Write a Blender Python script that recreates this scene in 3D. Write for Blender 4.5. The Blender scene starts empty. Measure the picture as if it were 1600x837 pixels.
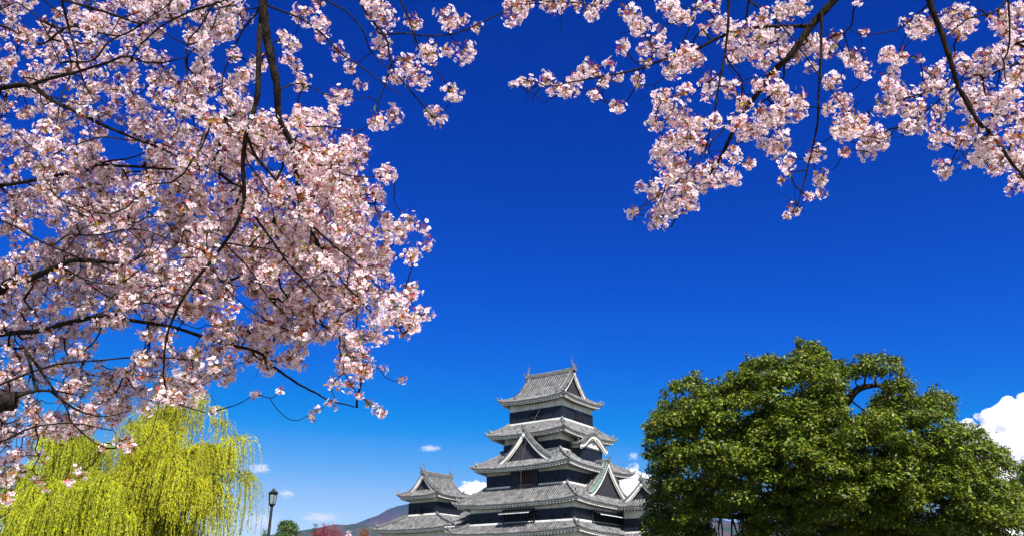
import bpy, math, random
import numpy as np
from mathutils import Vector, Matrix

S = bpy.context.scene
COL = S.collection
R = math.radians
# ------------------------------------------------------------------ camera
PITCH = R(22.72); FPX = 1230.0; EYE = 1.6
cam = bpy.data.cameras.new('camera'); cam.sensor_width = 36; cam.sensor_fit = 'HORIZONTAL'
cam.lens = FPX/1600*36; cam.clip_start = 0.1; cam.clip_end = 60000
co = bpy.data.objects.new('camera', cam); COL.objects.link(co)
co.location = (0, 0, EYE); co.rotation_euler = (R(90)+PITCH, 0, 0)
S.camera = co
# ------------------------------------------------------------------ light
SUN_EL, SUN_AZ = R(46), R(160)      # azimuth clockwise from +Y (the view direction)
w = bpy.data.worlds.new('World'); S.world = w; w.use_nodes = True
nt = w.node_tree; nt.nodes.clear()
sky = nt.nodes.new('ShaderNodeTexSky'); sky.sky_type = 'NISHITA'; sky.sun_disc = False
sky.sun_elevation = SUN_EL; sky.sun_rotation = SUN_AZ
sky.altitude = 600; sky.air_density = 1.0; sky.dust_density = 0.3; sky.ozone_density = 3.0
L = nt.links.new
EXPO = 1.25
def vmath(op, a, b=None, sc=None):
    n_ = nt.nodes.new('ShaderNodeVectorMath'); n_.operation = op; L(a, n_.inputs[0])
    if b is not None: n_.inputs[1].default_value = b
    if sc is not None: n_.inputs['Scale'].default_value = sc
    return n_.outputs['Value' if op == 'DOT_PRODUCT' else 0]
# deep polarised blue away from the sun (per-channel response), unseen sky around the sun behind the viewer paled and brightened as neutral fill
pre = vmath('SCALE', sky.outputs[0], sc=.1)
cv = nt.nodes.new('ShaderNodeRGBCurve'); L(pre, cv.inputs['Color'])
PTS = [[(0,0),(.20,.0),(.255,.004),(.285,.05),(.332,.13),(.432,.35),(1,1)],
       [(0,0),(.125,.028),(.169,.044),(.283,.118),(.38,.222),(.516,.41),(.632,.58),(1,1)],
       [(0,0),(.245,.32),(.318,.43),(.488,.69),(.62,.79),(.728,.86),(.796,.90),(1,1)]]
for ci, pts in enumerate(PTS):
    c = cv.mapping.curves[ci]; c.points[0].location = pts[0]; c.points[-1].location = pts[-1]
    for p in pts[1:-1]: c.points.new(*p)
cv.mapping.update()
geo = nt.nodes.new('ShaderNodeTexCoord')
sdir = (math.sin(SUN_AZ)*math.cos(SUN_EL), math.cos(SUN_AZ)*math.cos(SUN_EL), math.sin(SUN_EL))
dt = vmath('DOT_PRODUCT', geo.outputs['Generated'], b=sdir)
mr = nt.nodes.new('ShaderNodeMapRange'); mr.interpolation_type = 'SMOOTHSTEP'; L(dt, mr.inputs['Value'])
mr.inputs['From Min'].default_value = .18; mr.inputs['From Max'].default_value = .62
sky_fill = nt.nodes.new('ShaderNodeMix'); sky_fill.data_type = 'RGBA'; sky_fill.blend_type = 'MULTIPLY'; sky_fill.inputs[0].default_value = 1
L(pre, sky_fill.inputs[6]); sky_fill.inputs[7].default_value = (2.0, 1.85, 1.6, 1)
mx = nt.nodes.new('ShaderNodeMix'); mx.data_type = 'RGBA'; L(mr.outputs[0], mx.inputs[0]); L(cv.outputs[0], mx.inputs[6]); L(sky_fill.outputs[2], mx.inputs[7])
post = vmath('SCALE', mx.outputs[2], sc=10/2**EXPO)
bg = nt.nodes.new('ShaderNodeBackground'); bg.inputs[1].default_value = 0.1
wo = nt.nodes.new('ShaderNodeOutputWorld')
L(post, bg.inputs[0]); L(bg.outputs[0], wo.inputs[0])
sl = bpy.data.lights.new('sun', 'SUN'); sl.energy = 5.0; sl.angle = R(0.53); sl.color = (1, 0.965, 0.92)
so = bpy.data.objects.new('sun', sl); COL.objects.link(so)
sd = Vector((math.sin(SUN_AZ)*math.cos(SUN_EL), math.cos(SUN_AZ)*math.cos(SUN_EL), math.sin(SUN_EL)))
so.rotation_euler = sd.to_track_quat('Z', 'Y').to_euler(); so.location = sd*50
S.view_settings.view_transform = 'Standard'; S.view_settings.look = 'None'
S.view_settings.gamma = 1; S.view_settings.exposure = EXPO
S.cycles.max_bounces = 12; S.cycles.transparent_max_bounces = 16; S.cycles.volume_bounces = 10; S.cycles.volume_max_steps = 256
S.cycles.diffuse_bounces = 4; S.cycles.use_denoising = True

rng = np.random.default_rng(7); random.seed(7)
SP, CP = math.sin(PITCH), math.cos(PITCH)
def at(u, v, d):
    a = (u-800)/FPX*d; b = (418.5-v)/FPX*d
    return np.array([a, d*CP - b*SP, EYE + d*SP + b*CP])

# ------------------------------------------------------------------ helpers
def tag(o, label=None, cat=None, group=None, kind=None):
    if label: o['label'] = label
    if cat: o['category'] = cat
    if group: o['group'] = group
    if kind: o['kind'] = kind
    return o
def empty(name, loc=(0, 0, 0), rz=0):
    o = bpy.data.objects.new(name, None); COL.objects.link(o); o.location = loc; o.rotation_euler = (0, 0, rz)
    o.empty_display_size = .3
    return o
class MB:
    def __init__(s): s.v = []; s.f = []; s.m = []
    def add(s, vs, fs, m=0):
        b = len(s.v); s.v += [tuple(float(c) for c in p) for p in vs]
        s.f += [tuple(b+i for i in f) for f in fs]; s.m += [m]*len(fs)
    def box(s, x0, x1, y0, y1, z0, z1, m=0):
        s.hexa([(x0,y0,z0),(x1,y0,z0),(x1,y1,z0),(x0,y1,z0)], [(x0,y0,z1),(x1,y0,z1),(x1,y1,z1),(x0,y1,z1)], m)
    def hexa(s, a, b, m=0):
        s.add(list(a)+list(b), [(3,2,1,0),(4,5,6,7),(0,1,5,4),(1,2,6,5),(2,3,7,6),(3,0,4,7)], m)
    def sweep(s, pts, w, h, m=0, cap=None, up=(0,0,1), hang=0.0):
        """box section swept on pts (bottom centre line), w wide, h tall; cap = material of the top"""
        P = [Vector(p) for p in pts]; n = len(P); up = Vector(up); ring = []
        for i, p in enumerate(P):
            t = (P[min(i+1,n-1)]-P[max(i-1,0)]).normalized(); sd_ = t.cross(up).normalized(); u2 = sd_.cross(t).normalized()
            ww = w if not callable(w) else w(i/(n-1)); hh = h if not callable(h) else h(i/(n-1))
            ring.append([p-sd_*ww/2-u2*hang, p+sd_*ww/2-u2*hang, p+sd_*ww/2+u2*hh, p+u2*(hh*1.25), p-sd_*ww/2+u2*hh])
        vs = [q for r in ring for q in r]; fs = []; ms = []
        for i in range(n-1):
            for k in range(5):
                a = i*5+k; b = i*5+(k+1) % 5; fs.append((a, b, b+5, a+5)); ms.append(cap if (cap is not None and k in (2,3)) else m)
        fs += [(4,3,2,1,0), tuple((n-1)*5+k for k in range(5))]; ms += [m, m]
        b = len(s.v); s.v += [tuple(q) for q in vs]; s.f += [tuple(b+i for i in f) for f in fs]; s.m += ms
    def build(s, name, mats, parent=None, smooth=False):
        me = bpy.data.meshes.new(name); me.from_pydata(s.v, [], s.f)
        mats = mats if isinstance(mats, (list, tuple)) else [mats]
        for m in mats: me.materials.append(m)
        me.polygons.foreach_set('material_index', s.m)
        if smooth: me.polygons.foreach_set('use_smooth', [True]*len(me.polygons))
        me.update()
        o = bpy.data.objects.new(name, me); COL.objects.link(o)
        if parent: o.parent = parent
        return o
def np_mesh(name, V, F, mat, parent=None, col=None, smooth=False):
    """V (n,3), F (m,k) all faces k-gons"""
    me = bpy.data.meshes.new(name); V = np.asarray(V, np.float32); F = np.asarray(F, np.int32)
    me.vertices.add(len(V)); me.vertices.foreach_set('co', V.ravel())
    m, k = F.shape; me.loops.add(m*k); me.loops.foreach_set('vertex_index', F.ravel())
    me.polygons.add(m); me.polygons.foreach_set('loop_start', np.arange(0, m*k, k, dtype=np.int32))
    me.polygons.foreach_set('loop_total', np.full(m, k, np.int32))
    if smooth: me.polygons.foreach_set('use_smooth', np.ones(m, bool))
    if col is not None:
        a = me.color_attributes.new('tint', 'FLOAT_COLOR', 'POINT')
        c = np.ones((len(V), 4), np.float32); c[:, :3] = col; a.data.foreach_set('color', c.ravel())
    me.materials.append(mat); me.update(calc_edges=True)
    o = bpy.data.objects.new(name, me); COL.objects.link(o)
    if parent: o.parent = parent
    return o
def unit(a): return a/np.maximum(np.linalg.norm(a, axis=-1, keepdims=True), 1e-9)
def tubes(lines, sides=6):
    """lines: list of (pts (n,3), radii (n,)) -> V, F"""
    Vs, Fs, b = [], [], 0
    ang = np.arange(sides)*2*np.pi/sides
    for P, r in lines:
        P = np.asarray(P, float); r = np.asarray(r, float); n = len(P)
        T = unit(np.gradient(P, axis=0))
        ref = np.array([0.3, 0.2, 1.0]) if abs(T[0][2]) < .9 else np.array([1.0, .1, 0])
        A = unit(np.cross(T, ref)); B = np.cross(T, A)
        V = P[:, None]+r[:, None, None]*(np.cos(ang)[None, :, None]*A[:, None]+np.sin(ang)[None, :, None]*B[:, None])
        i = (np.arange(n-1)[:, None]*sides); k = np.arange(sides)[None]
        F = np.stack([i+k, i+(k+1) % sides, i+sides+(k+1) % sides, i+sides+k], -1).reshape(-1, 4)
        Vs.append(V.reshape(-1, 3)); Fs.append(F+b); b += n*sides
    return np.concatenate(Vs), np.concatenate(Fs)
def smooth_line(P, n):
    """Catmull-Rom resample of P (k,m) to about n points"""
    P = np.asarray(P, float)
    if len(P) < 3: return np.array([P[0]+(P[-1]-P[0])*t for t in np.linspace(0, 1, n)])
    Q = np.vstack([2*P[0]-P[1], P, 2*P[-1]-P[-2]]); out = []
    per = max(2, int(round(n/(len(P)-1))))
    for i in range(1, len(Q)-2):
        for t in np.arange(per)/per:
            a, b, c, d = Q[i-1], Q[i], Q[i+1], Q[i+2]
            out.append(.5*((2*b)+(-a+c)*t+(2*a-5*b+4*c-d)*t*t+(-a+3*b-3*c+d)*t**3))
    out.append(P[-1]); return np.array(out)

# ------------------------------------------------------------------ materials
def mat(name, base=(.5,.5,.5), rough=.7, spec=.5, noise=None, attr=False, trans=0.0, scale=5, second=None, detail=4, bump=0, thr=(.35,.65), stretch=None, metallic=0, stain=None):
    m = bpy.data.materials.new(name); m.use_nodes = True; t = m.node_tree; N = t.nodes; K = t.links.new
    p = N['Principled BSDF']; p.inputs['Base Color'].default_value = (*base, 1); p.inputs['Roughness'].default_value = rough
    p.inputs['Specular IOR Level'].default_value = spec; p.inputs['Metallic'].default_value = metallic
    src = None
    if attr:
        a = N.new('ShaderNodeVertexColor'); a.layer_name = 'tint'; src = a.outputs[0]
    if second is not None:
        tc = N.new('ShaderNodeTexCoord'); mp = N.new('ShaderNodeMapping'); mp.inputs['Scale'].default_value = stretch or (1, 1, 1)
        K(tc.outputs['Object'], mp.inputs[0])
        nz = N.new('ShaderNodeTexNoise'); nz.inputs['Scale'].default_value = scale; nz.inputs['Detail'].default_value = detail; nz.inputs['Roughness'].default_value = .65
        K(mp.outputs[0], nz.inputs['Vector'])
        rp = N.new('ShaderNodeValToRGB'); rp.color_ramp.elements[0].position = thr[0]; rp.color_ramp.elements[1].position = thr[1]
        rp.color_ramp.elements[0].color = (*base, 1); rp.color_ramp.elements[1].color = (*second, 1)
        K(nz.outputs['Fac'], rp.inputs[0]); src = rp.outputs[0]
        if stain:
            n2 = N.new('ShaderNodeTexNoise'); n2.inputs['Scale'].default_value = stain[3]; n2.inputs['Detail'].default_value = 6; n2.inputs['Roughness'].default_value = .7; K(tc.outputs['Object'], n2.inputs['Vector'])
            r2 = N.new('ShaderNodeMapRange'); K(n2.outputs['Fac'], r2.inputs['Value']); r2.inputs['From Min'].default_value = .48; r2.inputs['From Max'].default_value = .66
            m2 = N.new('ShaderNodeMix'); m2.data_type = 'RGBA'; m2.blend_type = 'MULTIPLY'; K(r2.outputs[0], m2.inputs[0]); K(src, m2.inputs[6]); m2.inputs[7].default_value = (*stain[:3], 1); src = m2.outputs[2]
        if bump:
            bp = N.new('ShaderNodeBump'); bp.inputs['Strength'].default_value = bump; bp.inputs['Distance'].default_value = .05
            K(nz.outputs['Fac'], bp.inputs['Height']); K(bp.outputs[0], p.inputs['Normal'])
    if src is not None: K(src, p.inputs['Base Color'])
    if trans:
        tr = N.new('ShaderNodeBsdfTranslucent'); mx = N.new('ShaderNodeMixShader'); mx.inputs[0].default_value = trans
        if src is not None: K(src, tr.inputs[0])
        else: tr.inputs[0].default_value = (*base, 1)
        K(p.outputs[0], mx.inputs[1]); K(tr.outputs[0], mx.inputs[2]); K(mx.outputs[0], N['Material Output'].inputs[0])
    return m
M = dict(
    tile=mat('roof_tile_rib', (.036,.037,.041), .75, .3, second=(.215,.215,.22), stain=(.80,.72,.62,.45), scale=1.6, thr=(.36,.66), detail=8),
    pan=mat('roof_tile_pan', (.018,.018,.02), .7, .3, second=(.075,.07,.062), scale=1.3, thr=(.4,.7), detail=8),
    dark=mat('ridge_tile', (.045,.045,.05), .6, .4, second=(.16,.155,.15), scale=4),
    plaster=mat('white_plaster', (.46,.44,.41), .85, .2, second=(.70,.68,.65), stain=(.78,.73,.65,.8), scale=.9, thr=(.3,.6), detail=8, stretch=(1,1,.5)),
    board=mat('black_lacquered_board', (.005,.007,.011), .45, .35, second=(.012,.014,.020), scale=3, stretch=(1,1,.3)),
    gable=mat('gable_grey_board', (.018,.019,.024), .6, .3, second=(.035,.035,.04), scale=3),
    wood=mat('window_lattice_wood', (.10,.045,.02), .7, .3, second=(.05,.025,.015), scale=6),
    hole=mat('window_shadowed_interior', (.01,.009,.009), .9, .1),
    copper=mat('green_copper', (.20,.36,.29), .7, .3, second=(.30,.42,.36), scale=6),
    stone=mat('castle_stone', (.17,.16,.14), .9, .2, second=(.30,.28,.25), scale=1.2, bump=.6),
    cable=mat('grey_cable', (.2,.2,.2), .6, .3),
    undereave_shade=mat('eaves_plaster_shade', (.16,.14,.12), .9, .1, second=(.30,.28,.25), scale=2),  # brown-grey stands in for white plaster in shadow under the eaves
    soffit_shade=mat('eaves_gap_shade', (.022,.018,.015), .9, .1, second=(.05,.04,.034), scale=3),  # near-black colour paints the shade in the rafter gaps
    bark=mat('cherry_bark', (.005,.0035,.003), .9, .08, second=(.028,.020,.016), scale=30, bump=.9, stretch=(1,1,.3)),
    twig=mat('cherry_twig_bark', (.007,.0045,.0045), .9, .08),
    trunk=mat('tree_bark', (.014,.010,.008), .9, .15, second=(.050,.038,.028), scale=12, bump=.4, stretch=(1,1,.3)),
    petal=mat('cherry_petal', attr=True, rough=.7, spec=.15, trans=.45),
    leafy=mat('cherry_young_leaf', attr=True, rough=.5, spec=.4, trans=.4),
    evergreen=mat('evergreen_leaf', attr=True, rough=.5, spec=.25, trans=.15),
    willow=mat('willow_leaf', attr=True, rough=.6, spec=.2, trans=.5),
    iron=mat('lamp_iron', (.008,.007,.007), .5, .3, second=(.018,.015,.014), scale=20),
    glass=mat('lamp_frosted_glass', (.22,.27,.29), .25, .5, trans=.3),
    grass=mat('lawn_grass', (.06,.075,.035), .95, .1, second=(.12,.115,.08), scale=.6),
    path=mat('gravel_path', (.28,.25,.21), .95, .1, second=(.36,.33,.28), scale=6),
    water=mat('moat_water', (.01,.02,.018), .06, .5),
    roofwhite=mat('pale_roof', (.40,.40,.40), .7, .3, second=(.62,.62,.61), scale=2),
)

# ------------------------------------------------------------------ castle parts
def prof(v, a): return a*v+(1-a)*v*v
class Ring:
    """hipped skirt roof between an outer eave rectangle and an inner rectangle"""
    def __init__(s, outer, inner, ze, zi, lift=.4, a=.72):
        s.o, s.i, s.ze, s.zi, s.lift, s.a = outer, inner, ze, zi, lift, a
        x0,x1,y0,y1 = outer; X0,X1,Y0,Y1 = inner
        # each side: A,B outer corners, a,b inner corners
        s.sides = [((x0,y0),(x1,y0),(X0,Y0),(X1,Y0)), ((x1,y0),(x1,y1),(X1,Y0),(X1,Y1)),
                   ((x1,y1),(x0,y1),(X1,Y1),(X0,Y1)), ((x0,y1),(x0,y0),(X0,Y1),(X0,Y0))]
    def P(s, k, w, v, dz=0.0):
        A,B,a,b = s.sides[k]
        px = (A[0]*(1-w)+B[0]*w)*(1-v)+(a[0]*(1-w)+b[0]*w)*v
        py = (A[1]*(1-w)+B[1]*w)*(1-v)+(a[1]*(1-w)+b[1]*w)*v
        z = s.ze+(s.zi-s.ze)*prof(v, s.a)+s.lift*(1-v)**2*abs(2*w-1)**3.2
        return (px, py, z+dz)
    def along(s, k):
        A,B,a,b = s.sides[k]; ax = 0 if k in (0,2) else 1; sg = 1 if k in (0,1) else -1
        return ax, sg, A, B, a, b
    def hit(s, k, c, v):
        """w at coordinate c (metres along the side) and v"""
        ax, sg, A, B, a, b = s.along(k)
        l = A[ax]*(1-v)+a[ax]*v; r = B[ax]*(1-v)+b[ax]*v
        return (c-l)/(r-l)
    def build(s, parent, name='roof', ribs=.37, label=None, ridge_hips=True):
        mb = MB(); NW, NV = 28, 6
        for k in range(4):
            vs = [s.P(k, i/NW, j/NV) for j in range(NV+1) for i in range(NW+1)]
            fs = [(j*(NW+1)+i, j*(NW+1)+i+1, (j+1)*(NW+1)+i+1, (j+1)*(NW+1)+i) for j in range(NV) for i in range(NW)]
            mb.add(vs, fs, 1)
            ax, sg, A, B, a, b = s.along(k)
            lo, hi = min(A[ax],B[ax]), max(A[ax],B[ax]); n = int((hi-lo)/ribs)
            nx = {0:(0,-1),1:(1,0),2:(0,1),3:(-1,0)}[k]; tx = (nx[1],nx[0]) if ax else (1,0)
            tx = (1,0) if ax == 0 else (0,1)
            r = .10
            for q in range(n):
                c = lo+(q+.5)*(hi-lo)/n
                pts = []
                for j in range(13):
                    v = j/12; w_ = s.hit(k, c, v)
                    if w_ < -0.001 or w_ > 1.001: break
                    pts.append(s.P(k, min(max(w_,0),1), v))
                if len(pts) < 2: continue
                pts[0] = (pts[0][0]+nx[0]*.05, pts[0][1]+nx[1]*.05, pts[0][2]-.01)
                vv = []; 
                for p in pts:
                    for (dx, dz) in ((-r,-.02),(-r*.7,r*.95),(0,r*1.35),(r*.7,r*.95),(r,-.02)):
                        vv.append((p[0]+tx[0]*dx, p[1]+tx[1]*dx, p[2]+dz))
                m_ = len(pts); ff = [(i*5+e, i*5+e+1, (i+1)*5+e+1, (i+1)*5+e) for i in range(m_-1) for e in range(4)]
                mb.add(vv, ff+[(0,1,2,3,4)], 0)
        o = mb.build(name, [M['tile'], M['pan'], M['dark'], M['plaster']], parent)
        if label: tag(o, label)
        # eaves: tile lip, fascia, rafters, soffit in painted shade
        e = MB()
        for k in range(4):
            nx = {0:(0,-1),1:(1,0),2:(0,1),3:(-1,0)}[k]
            def edge(w_, inset, dz): 
                p = s.P(k, w_, 0, dz); 
                cx_ = (s.o[0]+s.o[1])/2; cy_ = (s.o[2]+s.o[3])/2
                hx = (s.o[1]-s.o[0])/2; hy = (s.o[3]-s.o[2])/2
                return (cx_+(p[0]-cx_)*(hx-inset)/hx, cy_+(p[1]-cy_)*(hy-inset)/hy, p[2])
            def strip(i0, z0, i1, z1, m_):
                vs = []; 
                for i in range(NW+1): vs += [edge(i/NW, i0, z0), edge(i/NW, i1, z1)]
                e.add(vs, [(2*i, 2*i+1, 2*i+3, 2*i+2) for i in range(NW)], m_)
            strip(0, 0, .0, -.10, 1); strip(.0, -.10, .10, -.10, 1)
            strip(.10, -.10, .12, -.16, 1); strip(.12, -.16, .14, -.28, 0); strip(.14, -.28, .28, -.28, 0)
            strip(.28, -.28, .28, -.22, 0)
            # painted shade between and behind rafters, then shaded-plaster tone up to the wall
            ax, sg, A, B, a, b = s.along(k)
            run = abs(A[1-ax]-a[1-ax]) if ax == 0 else abs(A[0]-a[0])
            run = max(.5, run); ov = s.over
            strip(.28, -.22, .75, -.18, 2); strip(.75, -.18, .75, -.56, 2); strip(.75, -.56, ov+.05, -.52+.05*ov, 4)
            lo, hi = min(A[ax],B[ax])+.3, max(A[ax],B[ax])-.3; n = int((hi-lo)/.5)
            for q in range(n+1):
                c = lo+q*(hi-lo)/n
                dist = min(c-(lo-.3), (hi+.3)-c); Lr = min(.76, dist)
                if Lr < .35: continue
                w_ = (c-A[ax])/(B[ax]-A[ax]); p = s.P(k, w_, 0)
                h0, h1 = -.54, -.24; t = .11
                def pt(ins, dt, z):
                    base = [p[0]-nx[0]*ins, p[1]-nx[1]*ins, p[2]+z+ins*.10]
                    base[ax] += dt; return tuple(base)
                e.hexa([pt(.22,-t,h0), pt(.22,t,h0), pt(Lr,t,h0), pt(Lr,-t,h0)], [pt(.22,-t,h1), pt(.22,t,h1), pt(Lr,t,h1), pt(Lr,-t,h1)], 0)
        e.build('eaves', [M['plaster'], M['dark'], M['soffit_shade'], M['dark'], M['undereave_shade']], o)
        if ridge_hips:
            for k in range(4):
                pts = [s.P(k, 0, v, .03) for v in np.linspace(.16, 1, 9)]
                h = MB(); h.sweep(pts, .30, .30, 0, cap=1)
                p0 = Vector(pts[0]); d = (Vector(s.P(k,0,0))-Vector(s.P(k,0,.16))).normalized()
                onigawara(h, p0+Vector((0,0,.05)), d, .42)
                pts2 = [s.P(k, 0, v, .03) for v in np.linspace(-.015, .16, 3)]
                h.sweep(pts2, .24, .17, 0, cap=1)
                onigawara(h, Vector(pts2[0]), d, .26)
                h.build('hip_ridge', [M['dark'], M['tile']], o)
            # plaster line where the roof meets the wall above
            t = MB(); X0,X1,Y0,Y1 = s.i; g = .16
            for (xa,xb,ya,yb) in ((X0-g,X1+g,Y0-g,Y0),(X0-g,X1+g,Y1,Y1+g),(X0-g,X0,Y0,Y1),(X1,X1+g,Y0,Y1)):
                t.box(xa,xb,ya,yb,s.zi-.12,s.zi+.14,0)
            t.build('wall_flashing', [M['plaster']], o)
        return o
def onigawara(mb, p, d, s_):
    """ogre end tile: a shield with a horn, facing d"""
    d = Vector((d[0], d[1], 0)).normalized(); t = Vector((-d.y, d.x, 0)); z = Vector((0,0,1))
    out = [(-.5,0),(-.62,.35),(-.42,.72),(-.16,.85),(-.10,1.15),(.10,1.15),(.16,.85),(.42,.72),(.62,.35),(.5,0)]
    a = [p+t*(x*s_)+z*(y*s_)+d*.10 for x,y in out]; b = [p+t*(x*s_)+z*(y*s_)-d*.14 for x,y in out]
    n = len(out); mb.add(a+b, [tuple(range(n)), tuple(range(2*n-1, n-1, -1))]+[(i, i+n, (i+1) % n+n, (i+1) % n) for i in range(n)], 0)
    # toribusuma: the round tile that juts up and out
    q = p+z*(s_*1.1)+d*.05
    mb.sweep([q-d*.1, q+d*(s_*.45)+z*(s_*.18), q+d*(s_*.85)+z*(s_*.5)], .12, .10, 0)

def wall_tier(parent, rect, z0, zm, z1, wins=(), holes=True, label=None):
    """white plaster wall with black boarding below zm"""
    x0,x1,y0,y1 = rect; mb = MB(); mb.box(x0,x1,y0,y1,z0,z1,0); o = mb.build('wall', [M['plaster']], parent)
    b = MB(); g = .07
    def faceboxes(k, c0, c1, za, zb, d0, d1, m):
        if k == 0: b.box(c0,c1,y0-d1,y0-d0,za,zb,m)
        if k == 2: b.box(c0,c1,y1+d0,y1+d1,za,zb,m)
        if k == 1: b.box(x1+d0,x1+d1,c0,c1,za,zb,m)
        if k == 3: b.box(x0-d1,x0-d0,c0,c1,za,zb,m)
    for k in range(4):
        lo, hi = (x0,x1) if k in (0,2) else (y0,y1); e = g if k in (0,2) else -.002
        faceboxes(k, lo-e, hi+e, z0, zm, .001, g, 0)
        faceboxes(k, lo-e-.03, hi+e+.03, zm-.02, zm+.10, .003, g+.05, 0)
        zr = z0+(zm-z0)*.5
        n = max(2, int((hi-lo)/.52))
        for q in range(n+1):
            c = lo+q*(hi-lo)/n
            faceboxes(k, c-.035, c+.035, z0+.02, zm-.03, g, g+.045, 0)
        if holes:
            for q in range(2, n-1, 4):
                c = lo+(q+.5)*(hi-lo)/n
                faceboxes(k, c-.12, c+.12, zr-.18, zr+.22, g, g+.03, 1)
                faceboxes(k, c-.17, c+.17, zr+.22, zr+.27, g, g+.08, 0)
    b.build('boarding', [M['board'], M['hole']], o)
    for (k, c0, c1, za, zb, kind) in wins:
        w_ = MB()
        def fb(ca, cb, a_, b_, d0, d1, m):
            if k == 0: w_.box(ca,cb,y0-d1,y0-d0,a_,b_,m)
            if k == 1: w_.box(x1+d0,x1+d1,ca,cb,a_,b_,m)
            if k == 2: w_.box(ca,cb,y1+d0,y1+d1,a_,b_,m)
            if k == 3: w_.box(x0-d1,x0-d0,ca,cb,a_,b_,m)
        dp = .34 if kind != 'plain' else .12
        t = .14
        fb(c0,c1,zb-t,zb+.08,g+.05,dp+.1,0); fb(c0,c1,za,za+t,g+.05,dp,0)
        fb(c0,c0+t,za+t,zb-t,g+.05,dp,0); fb(c1-t,c1,za+t,zb-t,g+.05,dp,0)
        fb(c0+t,c1-t,za+t,zb-t,g+.05,g+.07,1)
        if kind == 'lattice':
            # dark shutters at the sides, brown lattice in the middle
            f = .28; cw = c1-c0
            fb(c0+t,c0+cw*.26,za+t,zb-t,g+.07,dp-.05,0); fb(c1-cw*.18,c1-t,za+t,zb-t,g+.07,dp-.05,0)
            n = 9
            for q in range(n):
                c = c0+cw*.28+q*(cw*.52)/(n-1); fb(c-.045,c+.045,za+t,zb-t,g+.1,dp-.1,2)
            fb(c0+cw*.27,c1-cw*.19,(za+zb)/2-.04,(za+zb)/2+.04,g+.12,dp-.08,2)
        else:
            n = max(2, int((c1-c0)/.55))
            for q in range(1, n):
                c = c0+q*(c1-c0)/n; fb(c-.05,c+.05,za+t,zb-t,g+.1,dp-.12,0)
        wo_ = w_.build('window', [M['board'], M['hole'], M['wood']], parent)
        if kind == 'awning':
            # push-up board shutter held open
            s_ = MB(); d = 1.15; zt = zb+.02
            def P3(c, n_, z):
                return {0:(c,y0-n_,z),1:(x1+n_,c,z),2:(c,y1+n_,z),3:(x0-n_,c,z)}[k]
            ca, cb = c0+.1, c1-.1
            lo_ = [P3(ca,dp,zt-.12),P3(cb,dp,zt-.12),P3(cb,dp+d,zt-.62),P3(ca,dp+d,zt-.62)]
            hi_ = [tuple(np.add(p,(0,0,.09))) for p in lo_]
            if k in (0,): lo_, hi_ = lo_[::-1], hi_[::-1]
            s_.hexa(lo_, hi_, 0)
            so_ = s_.build('shutter', [M['board']], wo_)
            tr = MB(); tr.hexa([tuple(np.add(p,(0,0,.002))) for p in (P3(ca,dp+d+.001,zt-.63),P3(cb,dp+d+.001,zt-.63),P3(cb,dp+d+.06,zt-.65),P3(ca,dp+d+.06,zt-.65))],
                    [P3(ca,dp+d+.001,zt-.54),P3(cb,dp+d+.001,zt-.54),P3(cb,dp+d+.06,zt-.55),P3(ca,dp+d+.06,zt-.55)], 0)
            tr.build('shutter_edge', [M['roofwhite']], wo_)
    return o

def shachi(parent, p, d, s=1.0):
    """roof fish ornament: curved tapering body, raised forked tail, fins, with a thin rod"""
    mb = MB(); d = Vector(d).normalized(); z = Vector((0,0,1)); t = d.cross(z)
    p = Vector(p)
    spine = [(0,.0,.26),(-.06,.22,.25),(-.02,.45,.20),(.12,.66,.15),(.22,.86,.10),(.20,1.02,.05)]
    pts = [p+d*(-x*s)+z*(y*s) for x,y,r in spine]
    ring = []; n = 8
    for q, (x,y,r) in zip(pts, spine):
        for k in range(n):
            a = 2*math.pi*k/n; ring.append(q+(d*math.cos(a)*r*.85+t*math.sin(a)*r*.6+z*math.cos(a)*r*.2)*s)
    fs = [(i*n+k, i*n+(k+1) % n, (i+1)*n+(k+1) % n, (i+1)*n+k) for i in range(len(pts)-1) for k in range(n)]
    mb.add(ring, fs+[tuple(range(n))[::-1], tuple((len(pts)-1)*n+k for k in range(n))], 0)
    top = pts[-1]
    for sg in (1,-1):       # tail lobes
        a = [top, top+d*(.34*sg*s)+z*(.30*s), top+d*(.10*sg*s)+z*(.24*s), top+z*(.34*s)]
        mb.add([q+t*.03 for q in a]+[q-t*.03 for q in a], [(0,1,2,3),(7,6,5,4),(0,4,5,1),(1,5,6,2),(2,6,7,3),(3,7,4,0)], 0)
        f = pts[2]+t*(.12*sg*s); a = [f, f+t*(.22*sg*s)+z*(.14*s), f+t*(.18*sg*s)-z*(.12*s)]
        mb.add([q+d*.03 for q in a]+[q-d*.03 for q in a], [(0,1,2),(5,4,3),(0,3,4,1),(1,4,5,2),(2,5,3,0)], 0)
    for i in range(1,4):    # dorsal spikes
        q = pts[i]-d*(-.02*s)+d*(spine[i][2]*.8*s); mb.add([q-z*.08*s+t*.02, q+z*.08*s+t*.02, q+d*.13*s+z*.12*s, q-z*.08*s-t*.02, q+z*.08*s-t*.02], [(0,1,2),(4,3,2),(0,2,3),(1,4,2)], 0)
    mb.sweep([top, top+z*.4*s, top+z*1.1*s], .03, .025, 0, up=tuple(d))
    return mb.build('roof_fish', [M['dark']], parent)

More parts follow.
